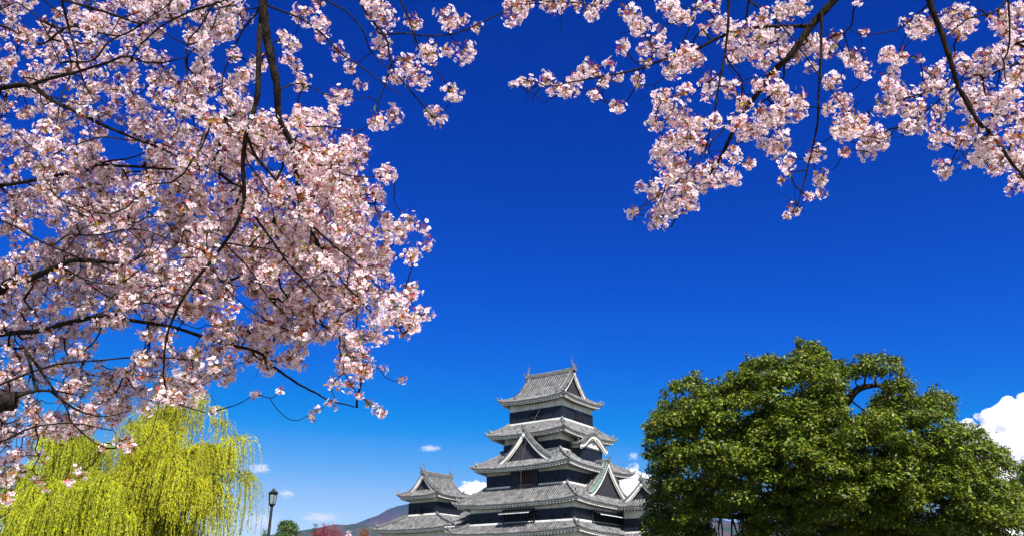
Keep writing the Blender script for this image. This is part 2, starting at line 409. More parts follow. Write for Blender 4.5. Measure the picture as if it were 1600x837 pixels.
class Gab:
    """curved gable roof: frame origin o (x,y), n outward, t along; half-width hw, height h, base z"""
    def __init__(s, o, n, hw, h, nf, nb, zb, a=.45, kara=False):
        s.o, s.n, s.t = Vector((o[0],o[1],0)), Vector((n[0],n[1],0)), Vector((-n[1],n[0],0))
        s.hw, s.h, s.nf, s.nb, s.zb, s.a, s.kara = hw, h, nf, nb, zb, a, kara
    def z(s, c):
        v = 1-min(1, abs(c)/s.hw)
        if s.kara: 
            x = abs(c)/s.hw
            return s.zb+s.h*(.5+.5*math.cos(math.pi*min(1,x)**1.15))*(1.0)+ .12*max(0,x-.75)*4*.3
        return s.zb+s.h*prof(v, s.a)
    def p(s, c, n_, dz=0): q = s.o+s.t*c+s.n*n_; return (q.x, q.y, s.z(c)+dz)
    def build(s, parent, name='gable', ribs=.40, board=.36, pendant=True, infill=True, fish=False, ridge=True, copper=False, base_z=None, infill_mat='gable'):
        mb = MB(); NC = 24
        cs = np.linspace(-s.hw, s.hw, NC+1)
        vs = [s.p(c, n_) for n_ in (s.nb, s.nf) for c in cs]
        mb.add(vs, [(i, i+1, NC+2+i, NC+1+i) for i in range(NC)], 1)
        mb.add([s.p(c, n_, -.14) for n_ in (s.nb, s.nf) for c in cs], [(NC+1+i, NC+2+i, i+1, i) for i in range(NC)], 3)
        # verge edge
        mb.add([q for c in cs for q in (s.p(c, s.nf), s.p(c, s.nf, -.14))], [(2*i, 2*i+1, 2*i+3, 2*i+2) for i in range(NC)], 2)
        n = max(2, int(abs(s.nf-s.nb)/ribs)); r = .10
        for q in range(n):
            n_ = s.nb+(q+.5)*(s.nf-s.nb)/n
            for sg in (-1, 1):
                P = [Vector(s.p(sg*c, n_)) for c in np.linspace(s.hw+.04, 0, 11)]
                vv = [];
                for p_ in P:
                    for dx, dz in ((-r,-.02),(-r*.7,r*.95),(0,r*1.35),(r*.7,r*.95),(r,-.02)): vv.append(p_+s.n*dx+Vector((0,0,dz)))
                ff = [(i*5+e, i*5+e+1, (i+1)*5+e+1, (i+1)*5+e) for i in range(10) for e in range(4)]
                mb.add(vv, ff+[(0,1,2,3,4)], 0)
        # verge tiles running across the edge
        m_ = int(s.hw*1.5/.34)
        for sg in (-1, 1):
            for q in range(m_):
                c = sg*(s.hw*(q+.5)/m_); a0 = Vector(s.p(c, s.nf-.55, .06)); a1 = Vector(s.p(c, s.nf+.06, .06))
                mb.sweep([a0, a1], .15, .07, 0 if not (copper and sg < 0) else 4)
        o = mb.build('roof' if name != 'roof' else name, [M['tile'], M['pan'], M['dark'], M['plaster'], M['copper']], parent)
        for sg in (-1, 1):     # bargeboards, following the curve
            b = MB(); K = 14; cc = np.linspace(0, s.hw*1.0, K+1)
            f0, f1 = s.nf-.10, s.nf-.24
            vs = []
            for c in cc:
                bw = board*(1.0+.12*(c/s.hw))
                for n_ in (f0, f1):
                    x = s.p(sg*c, n_, -.16); vs.append(x); vs.append((x[0], x[1], x[2]-bw*(1.15 if not s.kara else 1)))
            fs = []
            for i in range(K):
                a = i*4; fs += [(a, a+4, a+5, a+1), (a+2, a+3, a+7, a+6), (a+1, a+5, a+7, a+3), (a, a+2, a+6, a+4)]
            fs += [(0,1,3,2), (K*4, K*4+2, K*4+3, K*4+1)]
            b.add(vs, fs, 0)
            # thin groove line
            b.build('bargeboard', [M['plaster']], parent)
            b2 = MB(); vs = []
            for c in cc:
                for n_ in (f0-.16, f1-.16):
                    x = s.p(sg*c, n_, -.3); vs.append(x); vs.append((x[0], x[1], x[2]-board*1.35))
            b2.add(vs, fs, 0); b2.build('bargeboard', [M['plaster']], parent)
        if infill:
            g = MB(); n_ = s.nf-.62; bz = s.zb-1.0 if base_z is None else base_z
            vs = []; cc = np.linspace(-s.hw, s.hw, 25)
            for c in cc:
                x = s.p(c, n_, -.10); vs += [x, (x[0], x[1], min(bz, x[2]-.02))]
            g.add(vs, [(2*i, 2*i+1, 2*i+3, 2*i+2) for i in range(24)], 0)
            # lattice battens
            for c in np.arange(-s.hw*.8, s.hw*.81, .42):
                x = Vector(s.p(c, n_+.02, -.2)); q = Vector((x.x, x.y, bz)); g.sweep([q, x], .06, .05, 0, up=tuple(s.n))
            g.build('gable_panel', [M[infill_mat]], parent)
        if pendant:
            pm = MB(); zt = s.z(0)-.16-board*.65; sc = board/.42*.95
            out = [(0,.30),(.14,.20),(.17,.0),(.36,-.12),(.34,-.34),(.16,-.36),(.10,-.50),(0,-.66),(-.10,-.50),(-.16,-.36),(-.34,-.34),(-.36,-.12),(-.17,0),(-.14,.20)]
            c0 = s.o+s.n*(s.nf-.02); 
            A = [c0+s.t*(x*sc)+Vector((0,0,zt+y*sc)) for x,y in out]; B = [q-s.n*.12 for q in A]; k = len(out)
            pm.add(A+B, [tuple(range(k))[::-1], tuple(range(k,2*k))]+[(i, i+k, (i+1) % k+k, (i+1) % k) for i in range(k)], 0)
            q = c0+Vector((0,0,zt+.08*sc)); hx = [q+s.n*.012+s.t*(.08*sc*math.cos(a))+Vector((0,0,.08*sc*math.sin(a))) for a in np.arange(6)*math.pi/3]
            pm.add(hx, [tuple(range(6))], 1)
            pm.build('pendant', [M['plaster'], M['dark']], parent)
        if ridge:
            r_ = MB(); a0 = Vector(s.p(0, s.nf+.04, .0)); a1 = Vector(s.p(0, s.nb, .0)); 
            r_.sweep([a0, a0.lerp(a1,.5), a1], .30, .38, 0, cap=1)
            onigawara(r_, a0+Vector((0,0,.05)), s.n, .5)
            # descending ridges on the slopes beside the verge
            for sg in (-1, 1):
                P = [s.p(sg*c, s.nf-.72, .05) for c in np.linspace(.1, s.hw*.93, 9)]
                r_.sweep(P, .24, .22, 0, cap=1); d = (Vector(P[-1])-Vector(P[-2]))
                onigawara(r_, Vector(P[-1])+Vector((0,0,.02)), d, .34)
            r_.build('ridge', [M['dark'], M['tile']], parent)
        return o

class Irimoya:
    """hip-and-gable roof, ridge along x (axis=0) or y (axis=1). hx: half extent along ridge, hy: across"""
    def __init__(s, c, hx, hy, ze, zr, gx, axis=0, dg=None, lift=.45, a=.30, over=1.3):
        s.c,s.hx,s.hy,s.ze,s.zr,s.gx,s.axis,s.lift,s.a,s.over = c,hx,hy,ze,zr,gx,axis,lift,a,over
        s.dg = dg or hy*.42
    def T(s, x, y, z): return (s.c[0]+x, s.c[1]+y, z) if s.axis == 0 else (s.c[0]-y, s.c[1]+x, z)
    def h(s, d): return s.ze+(s.zr-s.ze)*prof(d/s.hy, s.a)
    def W(s, d): return s.hx-(s.hx-s.gx)*min(1, d/s.dg)
    def front(s, x, d, sg):
        v = d/s.dg; lf = s.lift*(max(0,1-v))**2*(min(1,abs(x)/s.W(d)))**3.2
        return s.T(x, sg*(s.hy-d), s.h(d)+lf)
    def side(s, y, v, sg):
        d = v*s.dg; hw = s.hy-d; lf = s.lift*(1-v)**2*(min(1,abs(y)/hw))**3.2
        return s.T(sg*(s.hx-(s.hx-s.gx)*v), y, s.h(d)+lf)
    def build(s, parent, fish=1.0, ribs=.42):
        mb = MB(); r = .10
        ds = list(np.linspace(0, s.dg, 5))+list(np.linspace(s.dg, s.hy, 8))[1:]
        ex = Vector(s.T(1,0,0))-Vector(s.T(0,0,0)); ey = Vector(s.T(0,1,0))-Vector(s.T(0,0,0))
        def rib(P, t):
            vv = []
            for p_ in P:
                for dx, dz in ((-r,-.02),(-r*.7,r*.95),(0,r*1.35),(r*.7,r*.95),(r,-.02)): vv.append(Vector(p_)+t*dx+Vector((0,0,dz)))
            mb.add(vv, [(i*5+e, i*5+e+1, (i+1)*5+e+1, (i+1)*5+e) for i in range(len(P)-1) for e in range(4)]+[(0,1,2,3,4)], 0)
        go = s.gx+.30      # roof runs past the gable wall
        for sg in (-1, 1):
            NW = 26
            rows = [[s.front(-s.W(d)+2*s.W(d)*i/NW, d, sg) for i in range(NW+1)] for d in ds]
            vs = [p for row in rows for p in row]
            mb.add(vs, [(j*(NW+1)+i, j*(NW+1)+i+1, (j+1)*(NW+1)+i+1, (j+1)*(NW+1)+i) for j in range(len(ds)-1) for i in range(NW)], 1)
            n = int(2*s.hx/ribs)
            for q in range(n):
                x = -s.hx+(q+.5)*2*s.hx/n; P = []
                for d in np.linspace(0, s.hy, 18):
                    if abs(x) > s.W(d)+.01: break
                    P.append(s.front(x, d, sg))
                if len(P) > 1: P[0] = tuple(Vector(P[0])+ey*(sg*.05)); rib(P, ex)
            rows = [[s.side((-(s.hy-v*s.dg)+2*(s.hy-v*s.dg)*i/NW), v, sg) for i in range(NW+1)] for v in np.linspace(0, 1, 5)]
            vs = [p for row in rows for p in row]
            mb.add(vs, [(j*(NW+1)+i, j*(NW+1)+i+1, (j+1)*(NW+1)+i+1, (j+1)*(NW+1)+i) for j in range(4) for i in range(NW)], 1)
            n = int(2*s.hy/ribs)
            for q in range(n):
                y = -s.hy+(q+.5)*2*s.hy/n; P = []
                for v in np.linspace(0, 1, 9):
                    if abs(y) > s.hy-v*s.dg+.01: break
                    P.append(s.side(y, v, sg))
                if len(P) > 1: P[0] = tuple(Vector(P[0])+ex*(sg*.05)); rib(P, ey)
        o = mb.build('roof', [M['tile'], M['pan']], parent)
        # eaves reuse Ring's
        if s.axis == 0: rect = (s.c[0]-s.hx, s.c[0]+s.hx, s.c[1]-s.hy, s.c[1]+s.hy)
        else: rect = (s.c[0]-s.hy, s.c[0]+s.hy, s.c[1]-s.hx, s.c[1]+s.hx)
        rg = Ring(rect, (rect[0]+2, rect[1]-2, rect[2]+2, rect[3]-2), s.ze, s.ze+1, s.lift); rg.over = s.over
        build_eaves_only(rg, o)
        # gables
        hgb = s.hy-s.dg
        for sg in (-1, 1):
            n = ex*sg; org = s.T(sg*s.gx, 0, 0)
            zb = s.h(s.dg); g = Gab((org[0], org[1]), (n.x, n.y), hgb, s.zr-zb, .30, -.6, zb)
            # same curve as the roof
            g.z = lambda c, s=s: s.h(s.hy-min(abs(c), s.hy-s.dg))
            g.build(parent, ribs=.45, board=.29, ridge=False, base_z=zb-.3)
        # ridges
        rd = MB(); P = [s.T(x, 0, s.zr-.05+.10*(abs(x)/s.gx)**2) for x in np.linspace(-go-.05, go+.05, 9)]
        rd.sweep(P, .36, .52, 0, cap=1)
        for k in range(5):
            x = -s.gx+(k+.5)*2*s.gx/5
            c_ = Vector(s.T(x, 0, s.zr+.12)); rd.add([c_+ex*a+ey*b_+Vector((0,0,z_)) for a in (-.13,.13) for b_ in (-.2,.2) for z_ in (0,.2)],
                [(0,1,3,2),(4,6,7,5),(0,4,5,1),(2,3,7,6),(1,5,7,3),(0,2,6,4)], 0)
        for sg in (-1, 1):
            onigawara(rd, Vector(s.T(sg*(go+.08), 0, s.zr-.02)), ex*sg, .62)
            for sy in (-1, 1):
                P = [Vector(s.front(sg*(s.gx-.38), d, sy))+Vector((0,0,.05)) for d in np.linspace(s.hy-.1, s.dg*.62, 10)]
                rd.sweep(P, .26, .26, 0, cap=1); onigawara(rd, P[-1]+Vector((0,0,.03)), P[-1]-P[-2], .40)
                P = [Vector(s.front(sg*s.W(d), d, sy))+Vector((0,0,.03)) for d in np.linspace(s.dg, s.dg*.18, 6)]
                rd.sweep(P, .26, .24, 0, cap=1); onigawara(rd, P[-1]+Vector((0,0,.03)), P[-1]-P[-2], .36)
                P2 = [Vector(s.front(sg*s.W(d), d, sy))+Vector((0,0,.03)) for d in np.linspace(s.dg*.18, 0, 3)]
                rd.sweep(P2, .22, .15, 0, cap=1); onigawara(rd, P2[-1], P2[-1]-P2[-2], .24)
        rd.build('ridge', [M['dark'], M['tile']], o)
        if fish:
            for sg in (-1, 1): shachi(o, s.T(sg*(s.gx+.05), 0, s.zr+.5), ex*sg, fish)
        return o
def build_eaves_only(rg, parent):
    tmp = bpy.data.objects.new('tmp', None)
    n0 = set(bpy.data.objects)
    r = rg.build(None, ridge_hips=False)
    for c in r.children: c.parent = parent
    me = r.data; bpy.data.objects.remove(r); bpy.data.meshes.remove(me); bpy.data.objects.remove(tmp)

# ------------------------------------------------------------------ castle
CX, CD, PHI = 5.99, 120.0, R(-35.23)
def castle_root(name): return empty(name, (CX, CD, EYE), PHI)

def build_keep():
    r = castle_root('castle_keep')
    tag(r, 'tallest black and white castle keep with five stacked grey tiled roofs', 'castle')
    def ring(o, i, ze, zi, over, **k):
        g = Ring(o, i, ze, zi, **k); g.over = over; g.build(r); return g
    w5 = (-4.56,4.64,-4.38,4.43); w4 = (-4.6,5.0,-5.7,5.7); w3 = (-6.56,7.0,-7.34,7.62); w2 = (-8.47,8.81,-8.75,8.97)
    w1 = (-9.0,9.1,-9.1,9.1)
    wall_tier(r, w5, 23.8, 25.85, 27.25, wins=[(0,-.98,-.08,24.45,25.6,'plain'),(0,.05,.95,24.45,25.6,'plain'),(1,-.9,1.1,24.3,25.6,'plain')])
    wall_tier(r, w4, 18.9, 20.75, 22.0, wins=[(0,-1,1,19.5,20.6,'plain')])
    wall_tier(r, w3, 14.2, 16.2, 17.1, wins=[(0,-2.2,2.45,14.45,16.75,'lattice')])
    wall_tier(r, w2, 9.2, 11.0, 12.1, wins=[(0,-2.5,2.75,9.35,11.2,'awning'),(1,-4.4,6.5,9.35,11.0,'awning')])
    wall_tier(r, w1, 4.4, 6.6, 8.4, wins=[(0,-1.2,1.6,6.0,7.6,'plain')])
    Irimoya((.02,.01), 5.95, 5.75, 27.25, 32.1, 4.15, 0, dg=2.35, lift=.45, a=.30, over=1.35).build(r, fish=1.05)
    ring((-6.72,6.93,-7.53,7.66), w5, 21.9, 24.05, 2.0, lift=.42)
    ring((-8.12,8.67,-9.34,9.68), w4, 17.0, 19.55, 1.75, lift=.45)
    ring((-10.56,10.19,-10.14,9.91), w3, 12.0, 14.55, 1.5, lift=.42)
    ring((-11.6,10.45,-10.34,10.2), w2, 8.15, 9.5, 1.4, lift=.42)
    # triangular gables on the third roof (facing the viewer and its twin behind)
    def gable(o, n, hw, h, nf, nb, zb, label=None, **k):
        e = bpy.data.objects.new('dormer_gable', None); COL.objects.link(e); e.parent = r; e.empty_display_size = .2
        if label: e['label'] = label
        Gab(o, n, hw, h, nf, nb, zb, a=.5).build(e, board=.36, base_z=zb-.8, **k)
    gable((.45,0), (0,-1), 4.6, 4.15, 8.2, 5.0, 17.95)
    gable((.45,0), (0,1), 4.6, 4.15, 8.5, 5.0, 17.95)
    gable((0,1.0), (1,0), 5.4, 4.75, 9.1, 6.4, 13.3, copper=True)
    gable((0,1.0), (-1,0), 5.4, 4.75, 9.3, 6.2, 13.3)
    # curved-gable bays on the fourth storey
    for sg, label in ((1, None), (-1, None)):
        e = bpy.data.objects.new('curved_gable_bay', None); COL.objects.link(e); e.parent = r; e.empty_display_size = .2
        xw = 6.75 if sg > 0 else 6.3; b = MB()
        x0, x1 = sorted((sg*4.8, sg*xw))
        b.box(x0,x1,-2.75,3.05,18.5,20.9,1)
        b.box(x0,x1+.07 if sg>0 else x1,-2.82,3.12,18.4,19.95,0) if sg > 0 else b.box(x0-.07,x1,-2.82,3.12,18.4,19.95,0)
        for q in range(13):
            y = -2.8+q*.49; xa, xb = sorted((sg*(xw+.07), sg*(xw+.12))); b.box(xa,xb,y-.035,y+.035,18.45,19.9,0)
        for q in range(4):
            x = sg*(5.2+q*.45); b.box(x-.035,x+.035,-2.87,-2.82,18.45,19.9,0)
        xa, xb = sorted((sg*(xw+.07), sg*(xw+.16))); b.box(xa,xb,-2.9,3.2,19.88,20.0,0)
        for q in range(5):
            y = -.6+q*.36; xa, xb = sorted((sg*(xw+.005), sg*(xw+.05))); b.box(xa,xb,y,y+.16,20.25,20.75,2)
        b.build('wall', [M['board'], M['plaster'], M['hole']], e)
        g = Gab((0,.15), (sg,0), 3.75, 1.65, xw+.75, 4.6, 20.35, kara=True)
        g.build(e, board=.36, pendant=True, infill=True, base_z=20.2, infill_mat='plaster', ribs=.34)
    # stone base
    b = MB(); b.hexa([(-11.5,-11.6,-1.6),(11.6,-11.6,-1.6),(11.6,11.6,-1.6),(-11.5,11.6,-1.6)], [(-9.2,-9.3,4.4),(9.3,-9.3,4.4),(9.3,9.3,4.4),(-9.2,9.3,4.4)], 0)
    b.build('stone_base', [M['stone']], r)
    # lightning cable on the tiled fronts
    c = MB(); c.sweep([(1.3,-5.9,27.3),(1.15,-4.7,25.9),(1.0,-7.7,22.2),(.9,-9.5,17.2),(.7,-9.2,14.0),(.6,-10.3,12.2)], .012, .012, 0)
    c.build('lightning_cable', [M['cable']], r)

def build_inui():
    r = castle_root('corner_turret')
    tag(r, 'small two roofed turret with black boards and bell window, left of the keep', 'castle turret')
    ux0,ux1,uy0,uy1 = -24.0,-18.3,-4.7,1.9
    wall_tier(r, (ux0,ux1,uy0,uy1), 11.7, 13.75, 14.95, holes=True)
    # bell-shaped window
    b = MB(); out = [(-.55,0),(-.5,.6),(-.42,1.0),(-.2,1.3),(0,1.5),(.2,1.3),(.42,1.0),(.5,.6),(.55,0)]
    for sc, y, m in ((1.0,-4.83,0),(.78,-4.86,1)):
        a = [(-21.2+x*sc, y, 12.0+z*sc) for x,z in out]; c = [(-21.2+x*sc, y+.08, 12.0+z*sc) for x,z in out]; k = len(out)
        b.add(a+c, [tuple(range(k)), tuple(range(2*k-1,k-1,-1))]+[(i,(i+1)%k,(i+1)%k+k,i+k) for i in range(k)], m)
    b.build('bell_window', [M['board'], M['hole']], r)
    Irimoya((-21.2,-1.5), 4.75, 4.25, 14.75, 18.2, 3.35, 1, dg=1.75, lift=.38, a=.42, over=1.3).build(r, fish=.8)
    g = Ring((-29.7,-12.9,-7.1,7.0), (ux0,ux1,uy0,uy1), 9.75, 12.0, lift=.35); g.over = 1.3; g.build(r)
    wall_tier(r, (-28.2,-14.4,-5.7,5.7), 5.0, 7.6, 10.0)
    b = MB(); b.hexa([(-30,-8,-1.6),(-14,-8,-1.6),(-14,8,-1.6),(-30,8,-1.6)], [(-28.4,-5.9,5.0),(-14.3,-5.9,5.0),(-14.3,5.9,5.0),(-28.4,5.9,5.0)], 0)
    b.build('stone_base', [M['stone']], r)
def gabled_wing(name, label, cat, x0, x1, yc, hy, ze, zr, z0):
    r = castle_root(name); tag(r, label, cat)
    mb = MB(); n_ = 10
    def P(x, d, sg): return (x, yc+sg*(hy-d), ze+(zr-ze)*prof(d/hy,.75))
    for sg in (-1,1):
        vs = [P(x, hy*j/n_, sg) for j in range(n_+1) for x in (x0,x1)]
        mb.add(vs, [(2*j,2*j+1,2*j+3,2*j+2) for j in range(n_)], 1)
        q = int((x1-x0)/.41)
        for i in range(q):
            x = x0+(i+.5)*(x1-x0)/q; vv = []; rr = .10
            for j in range(n_+1):
                p = P(x, hy*j/n_, sg)
                for dx, dz in ((-rr,-.02),(-rr*.7,rr*.75),(0,rr*1.1),(rr*.7,rr*.75),(rr,-.02)): vv.append((p[0]+dx,p[1],p[2]+dz))
            mb.add(vv, [(a*5+e,a*5+e+1,(a+1)*5+e+1,(a+1)*5+e) for a in range(n_) for e in range(4)]+[(0,1,2,3,4)], 0)
        for i in range(int((x1-x0)/.46)):
            x = x0+.2+i*.46; y = yc+sg*hy; a, b = sorted((y-sg*.2, y-sg*1.3)); mb.box(x-.1,x+.1,a,b,ze-.46,ze-.24,3)
        a, b = sorted((yc+sg*hy, yc+sg*(hy-1.35))); mb.box(x0,x1,a,b,ze-.24,ze-.10,3)
    o = mb.build('roof', [M['tile'], M['pan'], M['dark'], M['plaster']], r)
    rd = MB(); rd.sweep([(x0,yc,zr-.02),((x0+x1)/2,yc,zr-.02),(x1,yc,zr-.02)], .34, .4, 0, cap=1); rd.build('ridge', [M['dark'], M['tile']], o)
    wall_tier(r, (x0+.3,x1-.3,yc-hy+1.3,yc+hy-1.3), z0, z0+2.4, ze)
    b = MB(); b.hexa([(x0,yc-hy-.5,-1.6),(x1,yc-hy-.5,-1.6),(x1,yc+hy+.5,-1.6),(x0,yc+hy+.5,-1.6)], [(x0,yc-hy+1.1,z0),(x1,yc-hy+1.1,z0),(x1,yc+hy-1.1,z0),(x0,yc+hy-1.1,z0)], 0)
    b.build('stone_base', [M['stone']], r)
def build_tatsumi():
    r = castle_root('side_turret')
    tag(r, 'turret with white edged gable half hidden between keep and big green tree', 'castle turret')
    wall_tier(r, (10.2,16.8,2.6,8.8), 8.2, 10.2, 11.9)
    Irimoya((13.4,5.7), 4.6, 4.7, 11.8, 15.2, 3.3, 1, dg=1.9, lift=.35, a=.42, over=1.3).build(r, fish=.8)
    g = Ring((8.9,18.6,.6,10.9), (10.2,16.8,2.6,8.8), 7.2, 8.4, lift=.35); g.over = 1.2; g.build(r)
    wall_tier(r, (10.0,17.2,2.0,9.4), 3.0, 5.2, 7.4)
    b = MB(); b.hexa([(9,1,-1.6),(18.8,1,-1.6),(18.8,11,-1.6),(9,11,-1.6)], [(9.9,1.9,3),(17.3,1.9,3),(17.3,9.5,3),(9.9,9.5,3)], 0); b.build('stone_base', [M['stone']], r)
def build_tsukimi():
    r = castle_root('low_wing')
    tag(r, 'low wing with pale tiled roof glimpsed beneath the big green tree', 'castle wing')
    g = Ring((15.7,24.7,-.3,9.9), (19.4,20.8,4.6,5.2), 5.5, 8.2, lift=.3, a=.8); g.over = 1.2; g.build(r)
    wall_tier(r, (17.0,23.4,1.0,8.6), 1.0, 3.0, 5.6)
    b = MB(); b.hexa([(16.2,0,-1.6),(24.2,0,-1.6),(24.2,9.6,-1.6),(16.2,9.6,-1.6)], [(16.9,.9,1),(23.5,.9,1),(23.5,8.7,1),(16.9,8.7,1)], 0); b.build('stone_base', [M['stone']], r)
build_keep(); build_inui()
gabled_wing('connecting_wing', 'tiled wing joining the small turret to the tall keep', 'castle wing', -14.6, -8.7, -1.2, 5.9, 9.9, 13.3, 4.8)
build_tatsumi(); build_tsukimi()

# ------------------------------------------------------------------ ground, water, hills
def sheet(name, x0, x1, y0, y1, z, m, kind='structure'):
    b = MB(); b.add([(x0,y0,z),(x1,y0,z),(x1,y1,z),(x0,y1,z)], [(0,1,2,3)]); o = b.build(name, m); tag(o, kind=kind); return o
sheet('ground', -5900, 5900, -900, 5900, 0, M['grass'])
sheet('gravel_path', -60, 60, -3, 6, .006, M['path'])
sheet('moat_water', -140, 140, 52, 96, .012, M['water'])

def fbm(x, y, seed, octs=6, base=1.0):
    r_ = np.random.default_rng(seed); out = np.zeros_like(x); amp = 1.0; f = base
    for o_ in range(octs):
        for _ in range(3):
            a = r_.uniform(0, 2*np.pi); ph = r_.uniform(0, 2*np.pi)
            out += amp*np.sin((x*np.cos(a)+y*np.sin(a))*f+ph+1.3*np.sin((x*np.sin(a)-y*np.cos(a))*f*.7+ph*2))/3
        amp *= .5; f *= 2.03
    return out
def elev(u, v):
    p = at(u, v, 1)-np.array([0,0,EYE]); return math.atan2(p[0], p[1]), p[2]/math.hypot(p[0], p[1])
def hill(name, prof_px, dist, depth, m, seed, rough=.1):
    A = np.array([elev(u, v) for u, v in prof_px]); NA, NR = 500, 50
    az = np.linspace(A[0,0], A[-1,0], NA); tanel = np.interp(az, A[:,0], A[:,1])
    t = np.linspace(0, 1, NR); AZ, T_ = np.meshgrid(az, t, indexing='ij')
    Rr = dist-depth*.6+depth*T_*1.6*1.0
    ridge = np.interp(AZ, az, tanel)*dist
    shape = np.where(T_ < .375, np.sin(T_/.375*np.pi/2)**.9, np.cos((T_-.375)/.625*np.pi/2))
    X = Rr*np.sin(AZ); Y = Rr*np.cos(AZ)
    nse = fbm(X/dist*14, Y/dist*14, seed)
    Z = ridge*shape*(1+rough*nse*(1-np.exp(-((T_-.375)/.12)**2)*.75)) + EYE*shape - 3
    V = np.stack([X,Y,Z],-1).reshape(-1,3)
    i = np.arange(NA-1)[:,None]*NR; j = np.arange(NR-1)[None]
    F = np.stack([i+j, i+NR+j, i+NR+j+1, i+j+1], -1).reshape(-1,4)
    o = np_mesh(name, V, F, m, smooth=True); tag(o, kind='structure'); return o
M['hillfar'] = mat('far_hill_forest', (.060,.038,.052), .95, .1, second=(.018,.030,.030), scale=.006, detail=12, thr=(.45,.6), stretch=(1,.3,1))
M['hillnear'] = mat('near_hill_forest', (.020,.034,.022), .95, .1, second=(.060,.040,.040), scale=.02, detail=14, thr=(.42,.58), bump=1)
hill('mountain', [(430,860),(500,838),(540,824),(572,812),(590,806),(606,797),(622,792),(640,790),(680,785),(740,782),(800,782),(880,790),(960,798),(1040,802),(1120,808),(1200,822),(1300,812),(1400,800),(1500,800),(1620,808),(1800,800),(2100,840)], 4200, 1200, M['hillfar'], 3)
hill('hills', [(-300,838),(0,832),(200,836),(380,838),(440,829),(475,824),(500,820),(525,815),(540,817),(558,815),(575,818),(600,820),(640,815),(700,818),(800,824),(900,826),(1000,830),(1100,815),(1160,812),(1250,828),(1400,830),(1600,826),(1900,840)], 3000, 800, M['hillnear'], 5)

# ------------------------------------------------------------------ foliage helpers
def leaf_quads(C, Nn, size, asp=.45, fold=.0, col=None, dirv=None):
    """one 4-sided pointed leaf (rhombus) per row"""
    n = len(C); Nn = unit(Nn)
    ref = rng.normal(size=(n,3)) if dirv is None else dirv
    U = unit(ref-np.sum(ref*Nn,1,keepdims=True)*Nn); W_ = np.cross(Nn, U)
    s = np.asarray(size).reshape(-1,1)*np.ones((n,1))
    V = np.stack([C-U*s*.5, C+W_*s*asp*.5+Nn*s*.06, C+U*s*.5, C-W_*s*asp*.5+Nn*s*.06], 1).reshape(-1,3)
    F = np.arange(n*4).reshape(n,4)
    c = None if col is None else np.repeat(col, 4, axis=0)
    return V, F, c
def jit(base, n, sd=.15, pal=None):
    b = np.array(pal)[rng.integers(0, len(pal), n)] if pal is not None else np.tile(base,(n,1))
    return np.clip(b*np.exp(rng.normal(0, sd, (n,1)))*np.exp(rng.normal(0, sd*.35, (n,3))), 0.002, .95)
def in_poly(px, py, poly):
    poly = np.asarray(poly, float); x, y = poly[:,0], poly[:,1]; x2, y2 = np.roll(x,-1), np.roll(y,-1)
    ins = np.zeros(len(px), bool)
    for a,b,c,d in zip(x,y,x2,y2):
        if b == d: continue
        cond = ((b > py) != (d > py)) & (px < (c-a)*(py-b)/(d-b)+a); ins ^= cond
    return ins
def poly_dist(px, py, poly):
    poly = np.asarray(poly, float); best = np.full(len(px), 1e9)
    for (a,b),(c,d) in zip(poly, np.roll(poly,-1,0)):
        t = np.clip(((px-a)*(c-a)+(py-b)*(d-b))/max(1e-6,(c-a)**2+(d-b)**2),0,1)
        best = np.minimum(best, np.hypot(px-a-t*(c-a), py-b-t*(d-b)))
    return best
def atv(u, v, d):
    a = (u-800)/FPX*d; b = (418.5-v)/FPX*d
    return np.stack([a, d*CP-b*SP, EYE+d*SP+b*CP], -1)

def pads_to_leaves(C, Rr, per, leaf, pal, flat=.6, sd=.2):
    """C pad centres, Rr radii: leaves in small sprays over each pad's upper shell"""
    cs, ns, ls = [], [], []
    for c, r in zip(C, Rr):
        n = int(per*r*r)
        d = unit(rng.normal(size=(n,3))); d[:,2] = np.where(d[:,2] < -.35, -d[:,2], d[:,2])
        rad = r*rng.uniform(.62,1.0,(n,1))**.7
        lump = 1+.26*np.sin(d[:,:1]*6+c[0]*3)*np.cos(d[:,1:2]*5+c[1])+.14*np.sin(d[:,2:]*11+c[2])
        P = c+d*rad*lump*np.array([1,1,flat])
        # each point is a spray of 3 leaves
        k = 3; P = np.repeat(P,k,0)+rng.normal(0, leaf*.55, (n*k,3)); D = np.repeat(d,k,0)
        cs.append(P); ns.append(unit(D*.7+np.array([0,0,.6])+rng.normal(0,.55,(n*k,3)))); ls.append(np.exp(rng.normal(0,.3,n*k))*leaf)
    P = np.concatenate(cs); N_ = np.concatenate(ns); s = np.concatenate(ls)
    return leaf_quads(P, N_, s, .5, col=jit(None, len(P), sd, pal))

